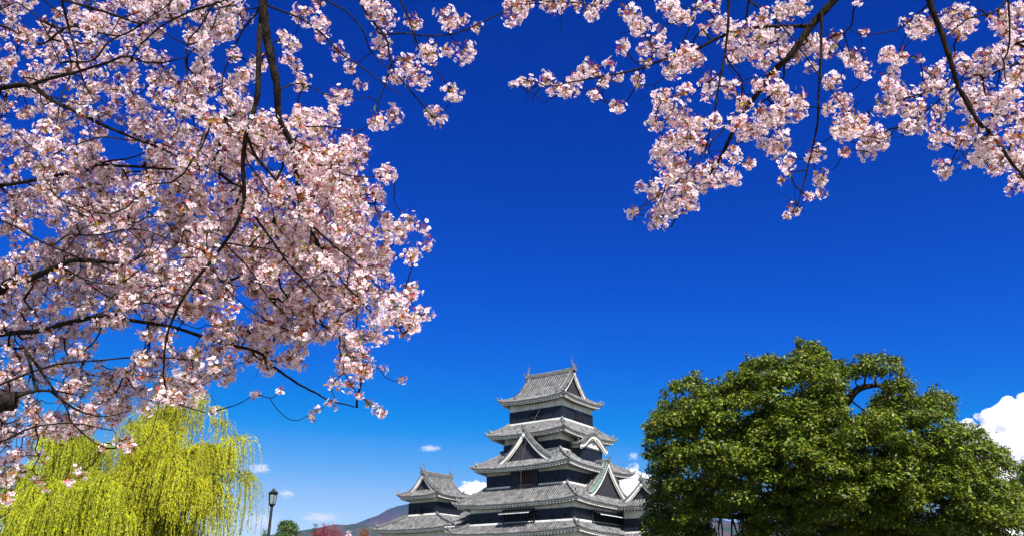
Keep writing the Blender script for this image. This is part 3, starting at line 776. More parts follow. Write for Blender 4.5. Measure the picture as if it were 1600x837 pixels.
# ------------------------------------------------------------------ evergreen
EV = [(996,870),(994,815),(1006,780),(1012,760),(1002,700),(1004,664),(1026,628),(1040,598),(1083,576),(1112,590),(1128,587),(1140,572),(1163,551),(1189,545),(1212,554),(1232,541),(1244,522),(1273,529),(1295,543),(1322,562),(1341,549),(1379,547),(1407,556),(1425,588),(1430,606),(1458,598),(1492,612),(1500,646),(1532,664),(1560,684),(1580,702),(1586,730),(1606,770),(1625,870)]
GAP = [(1322,628),(1332,612),(1350,604),(1368,604),(1366,618),(1352,636),(1335,640)]
GAP2 = [(1126,826),(1132,818),(1142,818),(1148,828),(1144,850),(1128,850)]
def evergreen():
    base = at(1290, 418.5, 1)[:2]; D0 = 34.0
    tx = (1290-800)/FPX*D0/CP*1.0
    gy = 36.0; root_loc = (14.6, 33.5, 0)
    r = empty('evergreen_tree', root_loc)
    tag(r, 'huge rounded dark green broadleaf tree right of the castle', 'tree')
    n = 5200; u = rng.uniform(1000, 1600, n); v = rng.uniform(520, 880, n)
    ins = in_poly(u, v, EV) & ~in_poly(u, v, GAP) & ~in_poly(u, v, GAP2)
    dist = poly_dist(u, v, EV); dg = np.minimum(poly_dist(u, v, GAP), poly_dist(u, v, GAP2))
    rpx = rng.uniform(13, 36, n)
    ok = ins & (dist > rpx*.98) & (dg > rpx*.82)
    u, v, dist, rpx = u[ok], v[ok], dist[ok], rpx[ok]
    # depth: front half shell of a rounded crown (near) + some in the far half
    th = 6.5*np.sqrt(np.clip(dist/150, 0, 1)*(2-np.clip(dist/150, 0, 1)))
    side = rng.random(len(u)); dep = np.where(side < .72, D0-th*rng.uniform(.55, 1.0, len(u)), D0+th*rng.uniform(-.5, .9, len(u)))
    # thin out so pads keep a distance
    P = atv(u, v, dep); Rm = rpx/FPX*dep
    keep = []
    order = rng.permutation(len(P))
    for i in order:
        if all(np.linalg.norm((P[i]-P[j])*np.array([1,1,1.45])) > .60*(Rm[i]+Rm[j])*.95 for j in keep): keep.append(i)
        if len(keep) > 600: break
    P, Rm = P[keep], Rm[keep]
    # small sprays that make the outline ragged
    n = 2600; u = rng.uniform(1000, 1600, n); v = rng.uniform(515, 860, n); dd = poly_dist(u, v, EV); ins = in_poly(u, v, EV)
    rr = rng.uniform(4.5, 9.5, n); ok = (ins & (dd > rr*.75) & (dd < 22)) & ~in_poly(u, v, GAP) & (poly_dist(u, v, GAP) > 13); u, v, rr = u[ok], v[ok], rr[ok]
    pick = rng.permutation(len(u))[:300]; de = D0+rng.normal(0, 1.3, len(pick))
    P = np.concatenate([P, atv(u[pick], v[pick], de)]); Rm = np.concatenate([Rm, rr[pick]/FPX*de])
    pal = [(.068,.104,.004),(.044,.078,.004),(.100,.130,.004),(.024,.048,.004),(.140,.158,.005),(.080,.086,.005)]
    V, F, c = pads_to_leaves(P-np.array(root_loc), Rm, 620, .112, pal, .55, .26)
    np_mesh('foliage', V, F, M['evergreen'], r, c)
    # trunk and limbs
    tb = np.array([0,0,0.]); fork = np.array([.2,.3,3.2]); lines = [(smooth_line([tb,(.1,.1,1.6),fork],8), np.linspace(.75,.55,9)[:len(smooth_line([tb,(.1,.1,1.6),fork],8))])]
    V1, F1 = tubes(lines, 12); np_mesh('trunk', V1, F1, M['trunk'], r, smooth=True)
    tg = [(1050,800),(1120,790),(1100,640),(1160,600),(1240,570),(1180,700),(1290,640),(1340,700),(1450,650),(1500,720),(1400,760),(1230,760),(1060,790),(1560,800),(1300,580)]
    limb = []
    for (uu,vv) in tg:
        e = atv(np.array(uu),np.array(vv),D0-1)-np.array(root_loc); m1 = fork+(e-fork)*.4+np.array([0,0,.8])+rng.normal(0,.4,3); m2 = fork+(e-fork)*.72+rng.normal(0,.4,3)+np.array([0,0,.5])
        q = smooth_line([fork,m1,m2,e],15); limb.append((q, np.linspace(.26,.03,len(q))))
    # the arching limb with sky below it
    arch = [fork+np.array([0,0,.5]), at(1298,690,33)-root_loc, at(1306,655,32.5)-root_loc, at(1322,628,32)-root_loc, at(1340,608,32)-root_loc, at(1362,602,32)-root_loc, at(1395,600,32)-root_loc, at(1410,590,32)-root_loc]
    q = smooth_line(arch, 28); limb.append((q, np.linspace(.26,.04,len(q))))
    # short twigs to the pads
    tips = np.concatenate([l[0][4:] for l in limb])
    for c_ in P-np.array(root_loc):
        j = np.argmin(np.linalg.norm(tips-c_,axis=1)); a = tips[j]
        if np.linalg.norm(a-c_) > 1.7: continue
        q = np.array([a, (a+c_)/2+rng.normal(0,.12,3)+np.array([0,0,-.1]), c_])
        q = smooth_line(q, 6); limb.append((q, np.linspace(.045,.012,len(q))))
    V2, F2 = tubes(limb, 6); np_mesh('limbs', V2, F2, M['trunk'], r, smooth=True)
evergreen()

def small_tree(name, label, cat, u, vtop, d, hw_px, pal, leaf=.10, n=26, trunk=True, upright=False, per=420, m='evergreen'):
    top = at(u, vtop, d); H = top[2]; root = np.array([top[0], top[1], 0.0]); rw = hw_px/FPX*d
    r = empty(name, tuple(root)); tag(r, label, cat)
    C, Rm = [], []
    lim = []
    if upright:
        # many thin upright twigs with small buds
        lines, P = [], []
        for i in range(260):
            a = rng.uniform(0, 2*np.pi); q = rng.uniform(0, 1)**.6; e = np.array([math.cos(a)*rw*q, math.sin(a)*rw*q, H*(.72+.3*math.sqrt(max(0,1-q*q)))*rng.uniform(.86,1.0)])
            s0 = np.array([e[0]*.25, e[1]*.25, H*.42]); md = (s0+e)/2+rng.normal(0,.1,3)+np.array([e[0],e[1],0])*.12
            L_ = smooth_line([s0, md, e], 10); lines.append((L_, np.linspace(.03,.006,len(L_))))
            t = rng.integers(3, len(L_), 46); P.append(L_[t]+rng.normal(0,.05,(46,3)))
        P = np.concatenate(P); V, F, c = leaf_quads(P, rng.normal(size=P.shape), leaf, .6, col=jit(None,len(P),.25,pal))
        np_mesh('foliage', V, F, M[m], r, c)
        q = np.array([[0,0,0],[0,0,H*.25],[0,0,H*.5]]); lines.append((q, [.14,.11,.06]))
        V, F = tubes(lines, 5); np_mesh('trunk', V, F, M['trunk'], r); return
    for i in range(n):
        a = rng.uniform(0, 2*np.pi); h = rng.uniform(.25, 1); q = math.sqrt(max(0, 1-(max(0,h-.35)/.65)**2))*rng.uniform(.3,.85)
        C.append([math.cos(a)*rw*q, math.sin(a)*rw*q, H*h*.93]); Rm.append(rng.uniform(.22,.42)*rw)
    C.append([0,0,H-.25*rw]); Rm.append(.25*rw)
    V, F, c = pads_to_leaves(np.array(C), np.array(Rm), per, leaf, pal, .8); np_mesh('foliage', V, F, M[m], r, c)
    lines = [(np.array([[0,0,0],[.05,0,H*.4],[0,0,H*.85]]), [.2,.15,.04])]
    for c_ in C: lines.append((smooth_line([[0,0,c_[2]*.55],[c_[0]*.5,c_[1]*.5,c_[2]*.8],c_],6), np.linspace(.07,.015,len(smooth_line([[0,0,c_[2]*.55],[c_[0]*.5,c_[1]*.5,c_[2]*.8],c_],6)))))
    V, F = tubes(lines, 6); np_mesh('trunk', V, F, M['trunk'], r)
GP = [(.035,.075,.018),(.05,.09,.02),(.07,.11,.025)]
small_tree('pine_tree', 'small dark green pine beside the lamp post', 'tree', 450, 811, 55, 30, GP, .11, 70, per=620)
small_tree('round_tree', 'low green tree just left of the lamp post', 'tree', 414, 826, 52, 16, GP, .10, 30, per=620)
small_tree('red_leaved_tree', 'crimson red twiggy tree in front of the hills', 'tree', 512, 817, 60, 36, [(.34,.02,.045),(.42,.04,.08),(.26,.02,.03)], .08, upright=True, m='leafy')
small_tree('green_tree', 'small green tree behind the crimson tree', 'tree', 493, 816, 66, 14, GP, .10, 30, per=620)
small_tree('orange_leaved_tree', 'small orange brown tree beside the turret', 'tree', 570, 826, 62, 16, [(.25,.10,.02),(.30,.13,.03),(.18,.08,.02)], .09, upright=True, m='leafy')
small_tree('evergreen_tree', 'green broadleaf tree at the right picture edge behind the huge one', 'tree', 1622, 712, 42, 74, [(.06,.10,.012),(.045,.08,.012),(.10,.13,.015)], .11, 60)
small_tree('cherry_in_bloom', 'small pale pink blossoming tree below the hills', 'tree', 545, 828, 75, 14, [(.75,.6,.62),(.65,.5,.5)], .12, 14, m='petal')

# ------------------------------------------------------------------ willows
def willow(label, base, H, tips, seed, pal, nl=10):
    """tips: list of (x,y,z) world heads of the cascades"""
    g = np.random.default_rng(seed)
    r = empty('willow_tree', base); tag(r, label, 'tree', 'weeping willows at the left')
    B = np.array(base); fork = np.array([0,0,H*.30]); T = np.array(tips)-B
    q = smooth_line([[0,0,0],[.12,.05,H*.16],fork],8); trunk = (q, np.linspace(.42,.30,len(q)))
    limbs = []; sel = [T[g.integers(len(T))]]
    while len(sel) < nl:      # spread the main limbs out
        c = T[g.integers(0, len(T), 20)]; sel.append(c[np.argmax([min(np.linalg.norm(x-y) for y in sel) for x in c])])
    for e in sel:
        e = fork+(e-fork)*.80; m1 = fork+(e-fork)*.45+np.array([0,0,.5])+g.normal(0,.25,3)
        q = smooth_line([fork,m1,fork+(e-fork)*.75+np.array([0,0,.35])+g.normal(0,.15,3),e],14); limbs.append((q, np.linspace(.13,.03,len(q))))
    nodes = np.concatenate([l[0][3:] for l in limbs]); thin = []
    for e in T[np.argsort([np.min(np.linalg.norm(nodes-t,axis=1)) for t in T])]:
        a = nodes[np.argmin(np.linalg.norm((nodes-e)*np.array([1,1,.8])+np.array([0,0,.0]),axis=1))]; Ln = np.linalg.norm(e-a)
        t = np.linspace(0,1,8)[:,None]; P = a+(e-a)*t+np.array([0,0,1])*Ln*.18*np.sin(t*np.pi)+g.normal(0,1,3)*Ln*.08*np.sin(t*np.pi)
        thin.append((P, np.linspace(.018,.006,8))); nodes = np.concatenate([nodes, P[2:]])
    stems, cs, ns, ls, ds, cc = [], [], [], [], [], []
    for e in T:
        out = np.array([e[0],e[1],0]); out = out/max(np.linalg.norm(out),.5)
        out = out*.8+np.append(g.normal(0,.35,2),0); n = int(g.integers(15, 26)); tone = g.uniform(.62,1.2)
        for i in range(n):
            s0 = e+g.normal(0,.07,3)-out*g.uniform(0,.5)
            a = out*g.uniform(.15,.55)+np.append(g.normal(0,.16,2),0); Lh = g.uniform(.45,1.0)*g.uniform(.9,1.9)
            t = np.linspace(0,1,12)[:,None]; sway = g.normal(0,.06,2)
            P = s0+a*(1-(1-t)**2.2)+np.array([0,0,1])*(.22*np.sin(np.clip(t*3.6,0,np.pi))-Lh*np.clip(t-.06,0,1)**1.2)
            P[:,:2] += sway*np.sin(t*4)*t
            P = P[P[:,2] > .15]
            if len(P) < 4: continue
            stems.append((P[:,:], np.full(len(P), .004)))
            m = int(Lh*46); j = g.uniform(0, len(P)-1.01, m); a0 = j.astype(int); f = (j-a0)[:,None]
            pos = P[a0]*(1-f)+P[a0+1]*f; tan = unit(P[a0+1]-P[a0])
            off = g.normal(0,1,(m,3)); off = unit(off-np.sum(off*tan,1,keepdims=True)*tan)
            d = unit(tan*.9+off*.55); cs.append(pos+d*.025); ds.append(d); q_ = out+np.array([.15,-.75,.55])+g.normal(0,.38,(m,3)); ns.append(unit(q_-np.sum(q_*d,1,keepdims=True)*d)); ls.append(g.uniform(.045,.085,m)); cc.append(np.full(m, tone))
    P = np.concatenate(cs); col = jit(None,len(P),.14,pal)*np.concatenate(cc)[:,None]
    V, F, c = leaf_quads(P, np.concatenate(ns), np.concatenate(ls), .22, col=col, dirv=np.concatenate(ds))
    np_mesh('foliage', V, F, M['willow'], r, c)
    V, F = tubes(stems, 3); np_mesh('hanging_twigs', V, F, M['willowtwig'], r)
    V, F = tubes([trunk], 10); np_mesh('trunk', V, F, M['trunk'], r, smooth=True)
    V, F = tubes(limbs+thin, 6); np_mesh('limbs', V, F, M['trunk'], r, smooth=True)
M['willowtwig'] = mat('willow_twig', (.18,.19,.03), .8, .2)
YP = [(.46,.47,.008),(.56,.54,.010),(.34,.38,.010),(.50,.46,.008)]
def tips_in(poly, d0, dd, n, seed):
    g = np.random.default_rng(seed); out = []
    xs = [p[0] for p in poly]; ys = [p[1] for p in poly]
    while len(out) < n:
        u, v = g.uniform(min(xs),max(xs)), g.uniform(min(ys),max(ys))
        if in_poly(np.array([u]), np.array([v]), poly)[0]:
            h = at(u, v, d0+g.uniform(-dd,dd))
            for _ in range(int(g.integers(5,13))): out.append(h+g.normal(0,1,3)*np.array([.34,.34,.16]))
    return out
W1 = [(185,700),(212,672),(240,655),(262,640),(300,634),(330,655),(352,680),(366,712),(362,740),(330,760),(300,800),(300,840),(190,840),(180,760)]
t1 = tips_in(W1, 23.6, 2.2, 215, 1)+[at(392,742,23.5), at(385,745,23), at(380,742,24), at(360,690,23), at(378,683,24), at(385,690,23.6), at(262,596,24), at(268,600,24.3), at(272,612,24), at(258,618,24.4), at(312,618,24), at(318,622,23.5), at(306,628,24.2), at(340,640,24), at(285,626,24), at(222,652,24), at(236,640,24.4), at(352,662,23.8), at(345,760,22.6), at(352,775,22.8), at(335,790,22.5), at(350,800,22.8), at(360,790,23), at(328,775,22.4), at(318,800,22.2)]
b1 = at(285, 800, 24); willow('taller bright yellow green weeping willow standing nearer the lamp post', (b1[0], b1[1], 0), 8.2, t1, 11, YP)
W2 = [(-120,730),(-40,700),(20,712),(70,690),(110,676),(150,690),(185,730),(200,760),(190,850),(-140,850)]
t2 = tips_in(W2, 21.5, 2.2, 190, 2)
b2 = at(40, 800, 21.5); willow('lower wide yellow green weeping willow under the pink blossoms at far left', (b2[0], b2[1], 0), 6, t2, 12, [(.40,.44,.008),(.50,.50,.010),(.31,.37,.010)])
small_tree('dark_shrub', 'dark green shrub at lower left picture edge under the blossoms', 'shrub', -10, 735, 17, 50, [(.03,.05,.015),(.05,.06,.02)], .07, 20)

# ------------------------------------------------------------------ lamp post
def lamp_post():
    p = at(424, 837, 28); top = 5.10; r = empty('street_lamp', (-8.222, 28.0, 0)); tag(r, 'dark iron lantern lamp post between willow and castle', 'street lamp')
    y = p[1]; 
    def ngon(mb, rad, z0, z1, n=12, r2=None, m=0):
        r2 = rad if r2 is None else r2
        a = [(rad*math.cos(t), rad*math.sin(t), z0) for t in np.arange(n)*2*math.pi/n]; b = [(r2*math.cos(t), r2*math.sin(t), z1) for t in np.arange(n)*2*math.pi/n]
        mb.add(a+b, [tuple(range(n))[::-1], tuple(range(n,2*n))]+[(i,(i+1)%n,(i+1)%n+n,i+n) for i in range(n)], m)
    z = top
    b = MB(); ngon(b,.13,0,.35,r2=.11); ngon(b,.075,.35,1.2,r2=.062); ngon(b,.058,1.2,z-.62,r2=.046); ngon(b,.07,1.18,1.26); b.build('pole', [M['iron']], r)
    b = MB(); ngon(b,.05,z-.62,z-.56,r2=.11,n=6); ngon(b,.115,z-.56,z-.52,n=6); 
    for k in range(6):
        t = math.pi/3*k; c, s_ = math.cos(t), math.sin(t); x0, y0, x1, y1 = .105*c, .105*s_, .14*c, .14*s_
        b.hexa([(x0-.009,y0-.009,z-.52),(x0+.009,y0-.009,z-.52),(x0+.009,y0+.009,z-.52),(x0-.009,y0+.009,z-.52)],[(x1-.009,y1-.009,z-.2),(x1+.009,y1-.009,z-.2),(x1+.009,y1+.009,z-.2),(x1-.009,y1+.009,z-.2)])
    ngon(b,.155,z-.2,z-.17,n=6); b.build('lantern_frame', [M['iron']], r)
    b = MB(); ngon(b,.19,z-.17,z-.08,n=6,r2=.075); ngon(b,.06,z-.08,z-.03,n=8,r2=.05); ngon(b,.018,z-.03,z+.03,n=6,r2=.006); b.build('lantern_cap', [M['iron']], r)
    b = MB(); ngon(b,.098,z-.518,z-.202,n=6,r2=.130); b.build('glass', [M['glass']], r)
lamp_post()

def house():
    p = at(1578, 823, 92); r = empty('house', (p[0], p[1], 0), R(25)); tag(r, 'pale roofed house low behind the trees at the right corner', 'house'); z = p[2]
    b = MB(); b.box(-5,5,-3.6,3.6,0,z-2.2,0); b.add([(-5,-3.6,z-2.2),(-5,3.6,z-2.2),(-5,0,z-.2),(5,-3.6,z-2.2),(5,3.6,z-2.2),(5,0,z-.2)],[(1,0,2),(3,4,5)]); b.build('wall', [M['plaster']], r)
    b = MB()
    for sg in (-1,1):
        lo = [(-5.6,sg*4.4,z-2.65),(5.6,sg*4.4,z-2.65),(5.6,0,z-.12),(-5.6,0,z-.12)]; hi = [(x,y,q+.16) for x,y,q in lo]
        if sg > 0: lo, hi = lo[::-1], hi[::-1]
        b.hexa(lo, hi, 0)
    b.build('roof', [M['roofwhite']], r)
    for x in (-3.2,0,3.2):
        b = MB(); b.box(x-.7,x+.7,-3.66,-3.603,z-4.4,z-3.1,0); o = b.build('window', [M['hole']], r)
        b = MB(); b.box(x-.8,x+.8,-3.7,-3.604,z-4.5,z-4.402,0); b.box(x-.8,x+.8,-3.7,-3.604,z-3.098,z-3.0,0); b.build('frame', [M['plaster']], o)
house()

# ------------------------------------------------------------------ cherry trees
def flowers(C, Nn, size, cold=None):
    """five-petalled flowers, 30 verts and 10 quads each"""
    n = len(C); Nn = unit(Nn); ref = rng.normal(size=(n,3)); U = unit(ref-np.sum(ref*Nn,1,keepdims=True)*Nn); W_ = np.cross(Nn, U)
    tv, tc, tf = [], [], []
    inner, mid, tip = (.80,.38,.47), (.965,.915,.935), (.97,.955,.965)
    for k in range(5):
        a = k*2*math.pi/5
        loc = [(.06,0,0),(.55,-.34,.16),(.98,-.20,.22),(.86,0,.14),(.98,.20,.22),(.55,.34,.16)]
        cc = [inner, mid, tip, mid, tip, mid]
        for (x,y,z) in loc: tv.append((x*math.cos(a)-y*math.sin(a), x*math.sin(a)+y*math.cos(a), z))
        tc += cc; b = k*6; tf += [(b,b+1,b+2,b+3),(b,b+3,b+4,b+5)]
    tv, tc, tf = np.array(tv), np.array(tc), np.array(tf)
    s = np.asarray(size).reshape(-1,1,1); cup = rng.uniform(.2,2.4,(n,1))
    tvn = np.repeat(tv[None], n, 0); tvn[:,:,2] *= cup; tvn *= s
    tvn[:,:,:2] *= rng.uniform(.85,1.05,(n,1,1))
    V = C[:,None]+tvn[:,:,:1]*U[:,None]+tvn[:,:,1:2]*W_[:,None]+tvn[:,:,2:]*Nn[:,None]
    F = tf[None]+(np.arange(n)*30)[:,None,None]
    g = rng.uniform(0,1,(n,1,1)); pink = np.array([.95,.74,.80])
    col = tc[None]*(1-.0*g)*np.where(g > .86, pink, 1.0)*rng.uniform(.88,1.02,(n,1,1))
    return V.reshape(-1,3), F.reshape(-1,4), np.clip(col.reshape(-1,3),0,.97)

def build_cherry(label, group, root_loc, boughs, trunk_lines, clusters, dens=22, leaf_n=17, extra_bare=0):
    """boughs: list of (Nx4 array of x,y,z,r). clusters: (pos, R)"""
    r = empty('cherry_tree', root_loc); O = np.array(root_loc); tag(r, label, 'tree', group)
    V, F = tubes([(q[:,:3]-O, q[:,3]) for q in trunk_lines], 14); np_mesh('trunk', V, F, M['bark'], r, smooth=True)
    for q in boughs:
        V, F = tubes([(q[:,:3]-O, q[:,3])], 8); np_mesh('branch', V, F, M['bark'], r, smooth=True)
    nodes = np.concatenate([q[:,:3] for q in boughs]); nl = -np.ones(len(nodes), int)
    C = np.array([c for c,_ in clusters]); Rr = np.array([q for _,q in clusters])
    d0 = np.array([np.min(np.linalg.norm(nodes-c,axis=1)) for c in C]); order = np.argsort(d0)
    links, par = [], []
    for i in order:
        c = C[i]; dd = np.linalg.norm(nodes-c,axis=1); dd = dd+np.where(nl >= 0, 0, .04)
        j = int(np.argmin(dd)); a = nodes[j]; Ln = np.linalg.norm(c-a)
        k = max(4, int(Ln/.05)); k = min(k, 24)
        t = np.linspace(0,1,k)[:,None]
        side = rng.normal(0,1,3); perp = rng.normal(0,1,3)
        P = a+(c-a)*t+side*Ln*.10*np.sin(t*np.pi)+perp*Ln*.05*np.sin(t*2*np.pi)+np.array([0,0,-1])*Ln*.08*np.sin(t*np.pi)
        P[1:-1] += rng.normal(0, min(.006, Ln*.02), (k-2,3))
        links.append(P); par.append(nl[j] if nl[j] >= 0 else -1)
        nodes = np.concatenate([nodes, P[1:]]); nl = np.concatenate([nl, np.full(k-1, len(links)-1)])
    cnt = np.ones(len(links))
    for i in range(len(links)-1, -1, -1):
        if par[i] >= 0: cnt[par[i]] += cnt[i]
    lines = []
    for P, n_ in zip(links, cnt):
        r0 = .0028*(n_**.33); r1 = max(.0020, r0*.6)
        if len(P) > 2: lines.append((P-O, np.linspace(min(r0,.014), min(r1,.01), len(P))))
    # bare side twigs
    for _ in range(extra_bare):
        a = nodes[rng.integers(len(nodes))]; d = unit(rng.normal(0,1,3)+np.array([0,0,-.5])); Ln = rng.uniform(.05,.18)
        t = np.linspace(0,1,6)[:,None]; P = a+d*Ln*t+rng.normal(0,1,3)*Ln*.12*np.sin(t*np.pi); lines.append((P-O, np.linspace(.0026,.0012,6)))
    V, F = tubes(lines, 5); tag(np_mesh('twigs', V, F, M['twig'], r), kind='stuff')
    fc, fn, fs, stk, lc, ln_, bc, bn = [], [], [], [], [], [], [], []
    for c, R_ in zip(C, Rr):
        n = max(5, int(dens*(R_/.062)**2*rng.uniform(.7,1.25)))
        bias = rng.normal(0,.35,3)+np.array([0,0,-.25])
        d = unit(rng.normal(size=(n,3))+bias); rad = R_*rng.uniform(.55,1.08,(n,1))
        p = c+d*rad*np.array([1,1,.9])*1.0; fc.append(p); fn.append(unit(d+rng.normal(0,.45,(n,3)))); fs.append(rng.uniform(.0125,.0195,n))
        for q, dd in zip(p, d): stk.append((c+dd*R_*.1, q))
        m = rng.poisson(leaf_n*(R_/.062)**1.2); e = unit(rng.normal(size=(m,3)))
        lc.append(c+e*R_*rng.uniform(.15,.95,(m,1))); ln_.append(e)
        m = rng.poisson(3.2*(R_/.062)); e = unit(rng.normal(size=(m,3))); bc.append(c+e*R_*rng.uniform(.4,1.1,(m,1))); bn.append(e)
    fc = np.concatenate(fc); fn = np.concatenate(fn); fs = np.concatenate(fs)
    V, F, c_ = flowers(fc-O, fn, fs); tag(np_mesh('blossoms', V, F, M['petal'], r, c_), kind='stuff')
    # calyx (dark red star behind each flower) and buds
    b = np.concatenate([fc-fn*.004]+bc); nb = np.concatenate([fn]+bn); 
    V1, F1, c1 = leaf_quads(b-O, np.cross(nb, rng.normal(size=nb.shape)), np.where(np.arange(len(b)) < len(fc), .008, .016), .5, col=jit(None,len(b),.2,[(.45,.05,.10),(.55,.10,.16),(.32,.05,.05)]), dirv=nb)
    V2, F2, c2 = leaf_quads(b-O+0, nb, np.where(np.arange(len(b)) < len(fc), .006, .013), .9, col=jit(None,len(b),.2,[(.42,.06,.10),(.35,.07,.05)]))
    tag(np_mesh('buds', np.concatenate([V1,V2]), np.concatenate([F1,F2+len(V1)]), M['leafy'], r, np.concatenate([c1,c2])), kind='stuff')
    # stalks as thin three-sided tubes
    A = np.array([s[0] for s in stk]); B_ = np.array([s[1] for s in stk]); T_ = unit(B_-A); X_ = unit(np.cross(T_, rng.normal(size=T_.shape))); Y_ = np.cross(T_, X_)
    rr = .0008; ring = [X_*rr, -X_*rr*.5+Y_*rr*.87, -X_*rr*.5-Y_*rr*.87]
    V = np.stack([A+ring[0],A+ring[1],A+ring[2],B_+ring[0],B_+ring[1],B_+ring[2]],1).reshape(-1,3)-O
    F = (np.array([[0,1,4,3],[1,2,5,4],[2,0,3,5]])[None]+(np.arange(len(A))*6)[:,None,None]).reshape(-1,4)
    tag(np_mesh('flower_stalks', V, F, M['stalk'], r), kind='stuff')
    lc = np.concatenate(lc); ln_ = np.concatenate(ln_)
    V, F, c_ = leaf_quads(lc-O, rng.normal(size=lc.shape), rng.uniform(.018,.042,len(lc)), .42, col=jit(None,len(lc),.2,[(.40,.09,.03),(.52,.20,.03),(.36,.18,.03),(.24,.26,.03),(.40,.04,.05),(.22,.05,.03)]), dirv=ln_)
    tag(np_mesh('young_leaves', V, F, M['leafy'], r, c_), kind='stuff')
    print(label, 'flowers', len(fc), 'clusters', len(C))
M['stalk'] = mat('flower_stalk', (.24,.16,.04), .7, .2)
def bough(pts, w0, w1, d=None, dfun=None, n=None):
    """pts (px,py[,d]); widths in picture pixels"""
    P = []
    for i, p in enumerate(pts):
        dd = p[2] if len(p) > 2 else (d if d is not None else dfun(p[0], p[1]))
        P.append(at(p[0], p[1], dd))
    P = np.array(P); D_ = np.linalg.norm(P.mean(0)-np.array([0,0,EYE]))
    q = smooth_line(P, n or max(10, len(pts)*7)); k = len(q)
    q = q+np.cumsum(rng.normal(0,.0030,(k,3)),0)*.8*np.linspace(0,1,k)[:,None]
    rr = np.linspace(w0, w1, k)/2/FPX*D_*(1+.07*np.sin(np.arange(k)*1.7)+.12*(rng.random(k) < .12))
    return np.column_stack([q, rr])
def ld(u, v): return 5.2+2.2*np.clip((470-u)/470,0,1)+.35*math.sin(u/60.)*math.cos(v/75.)
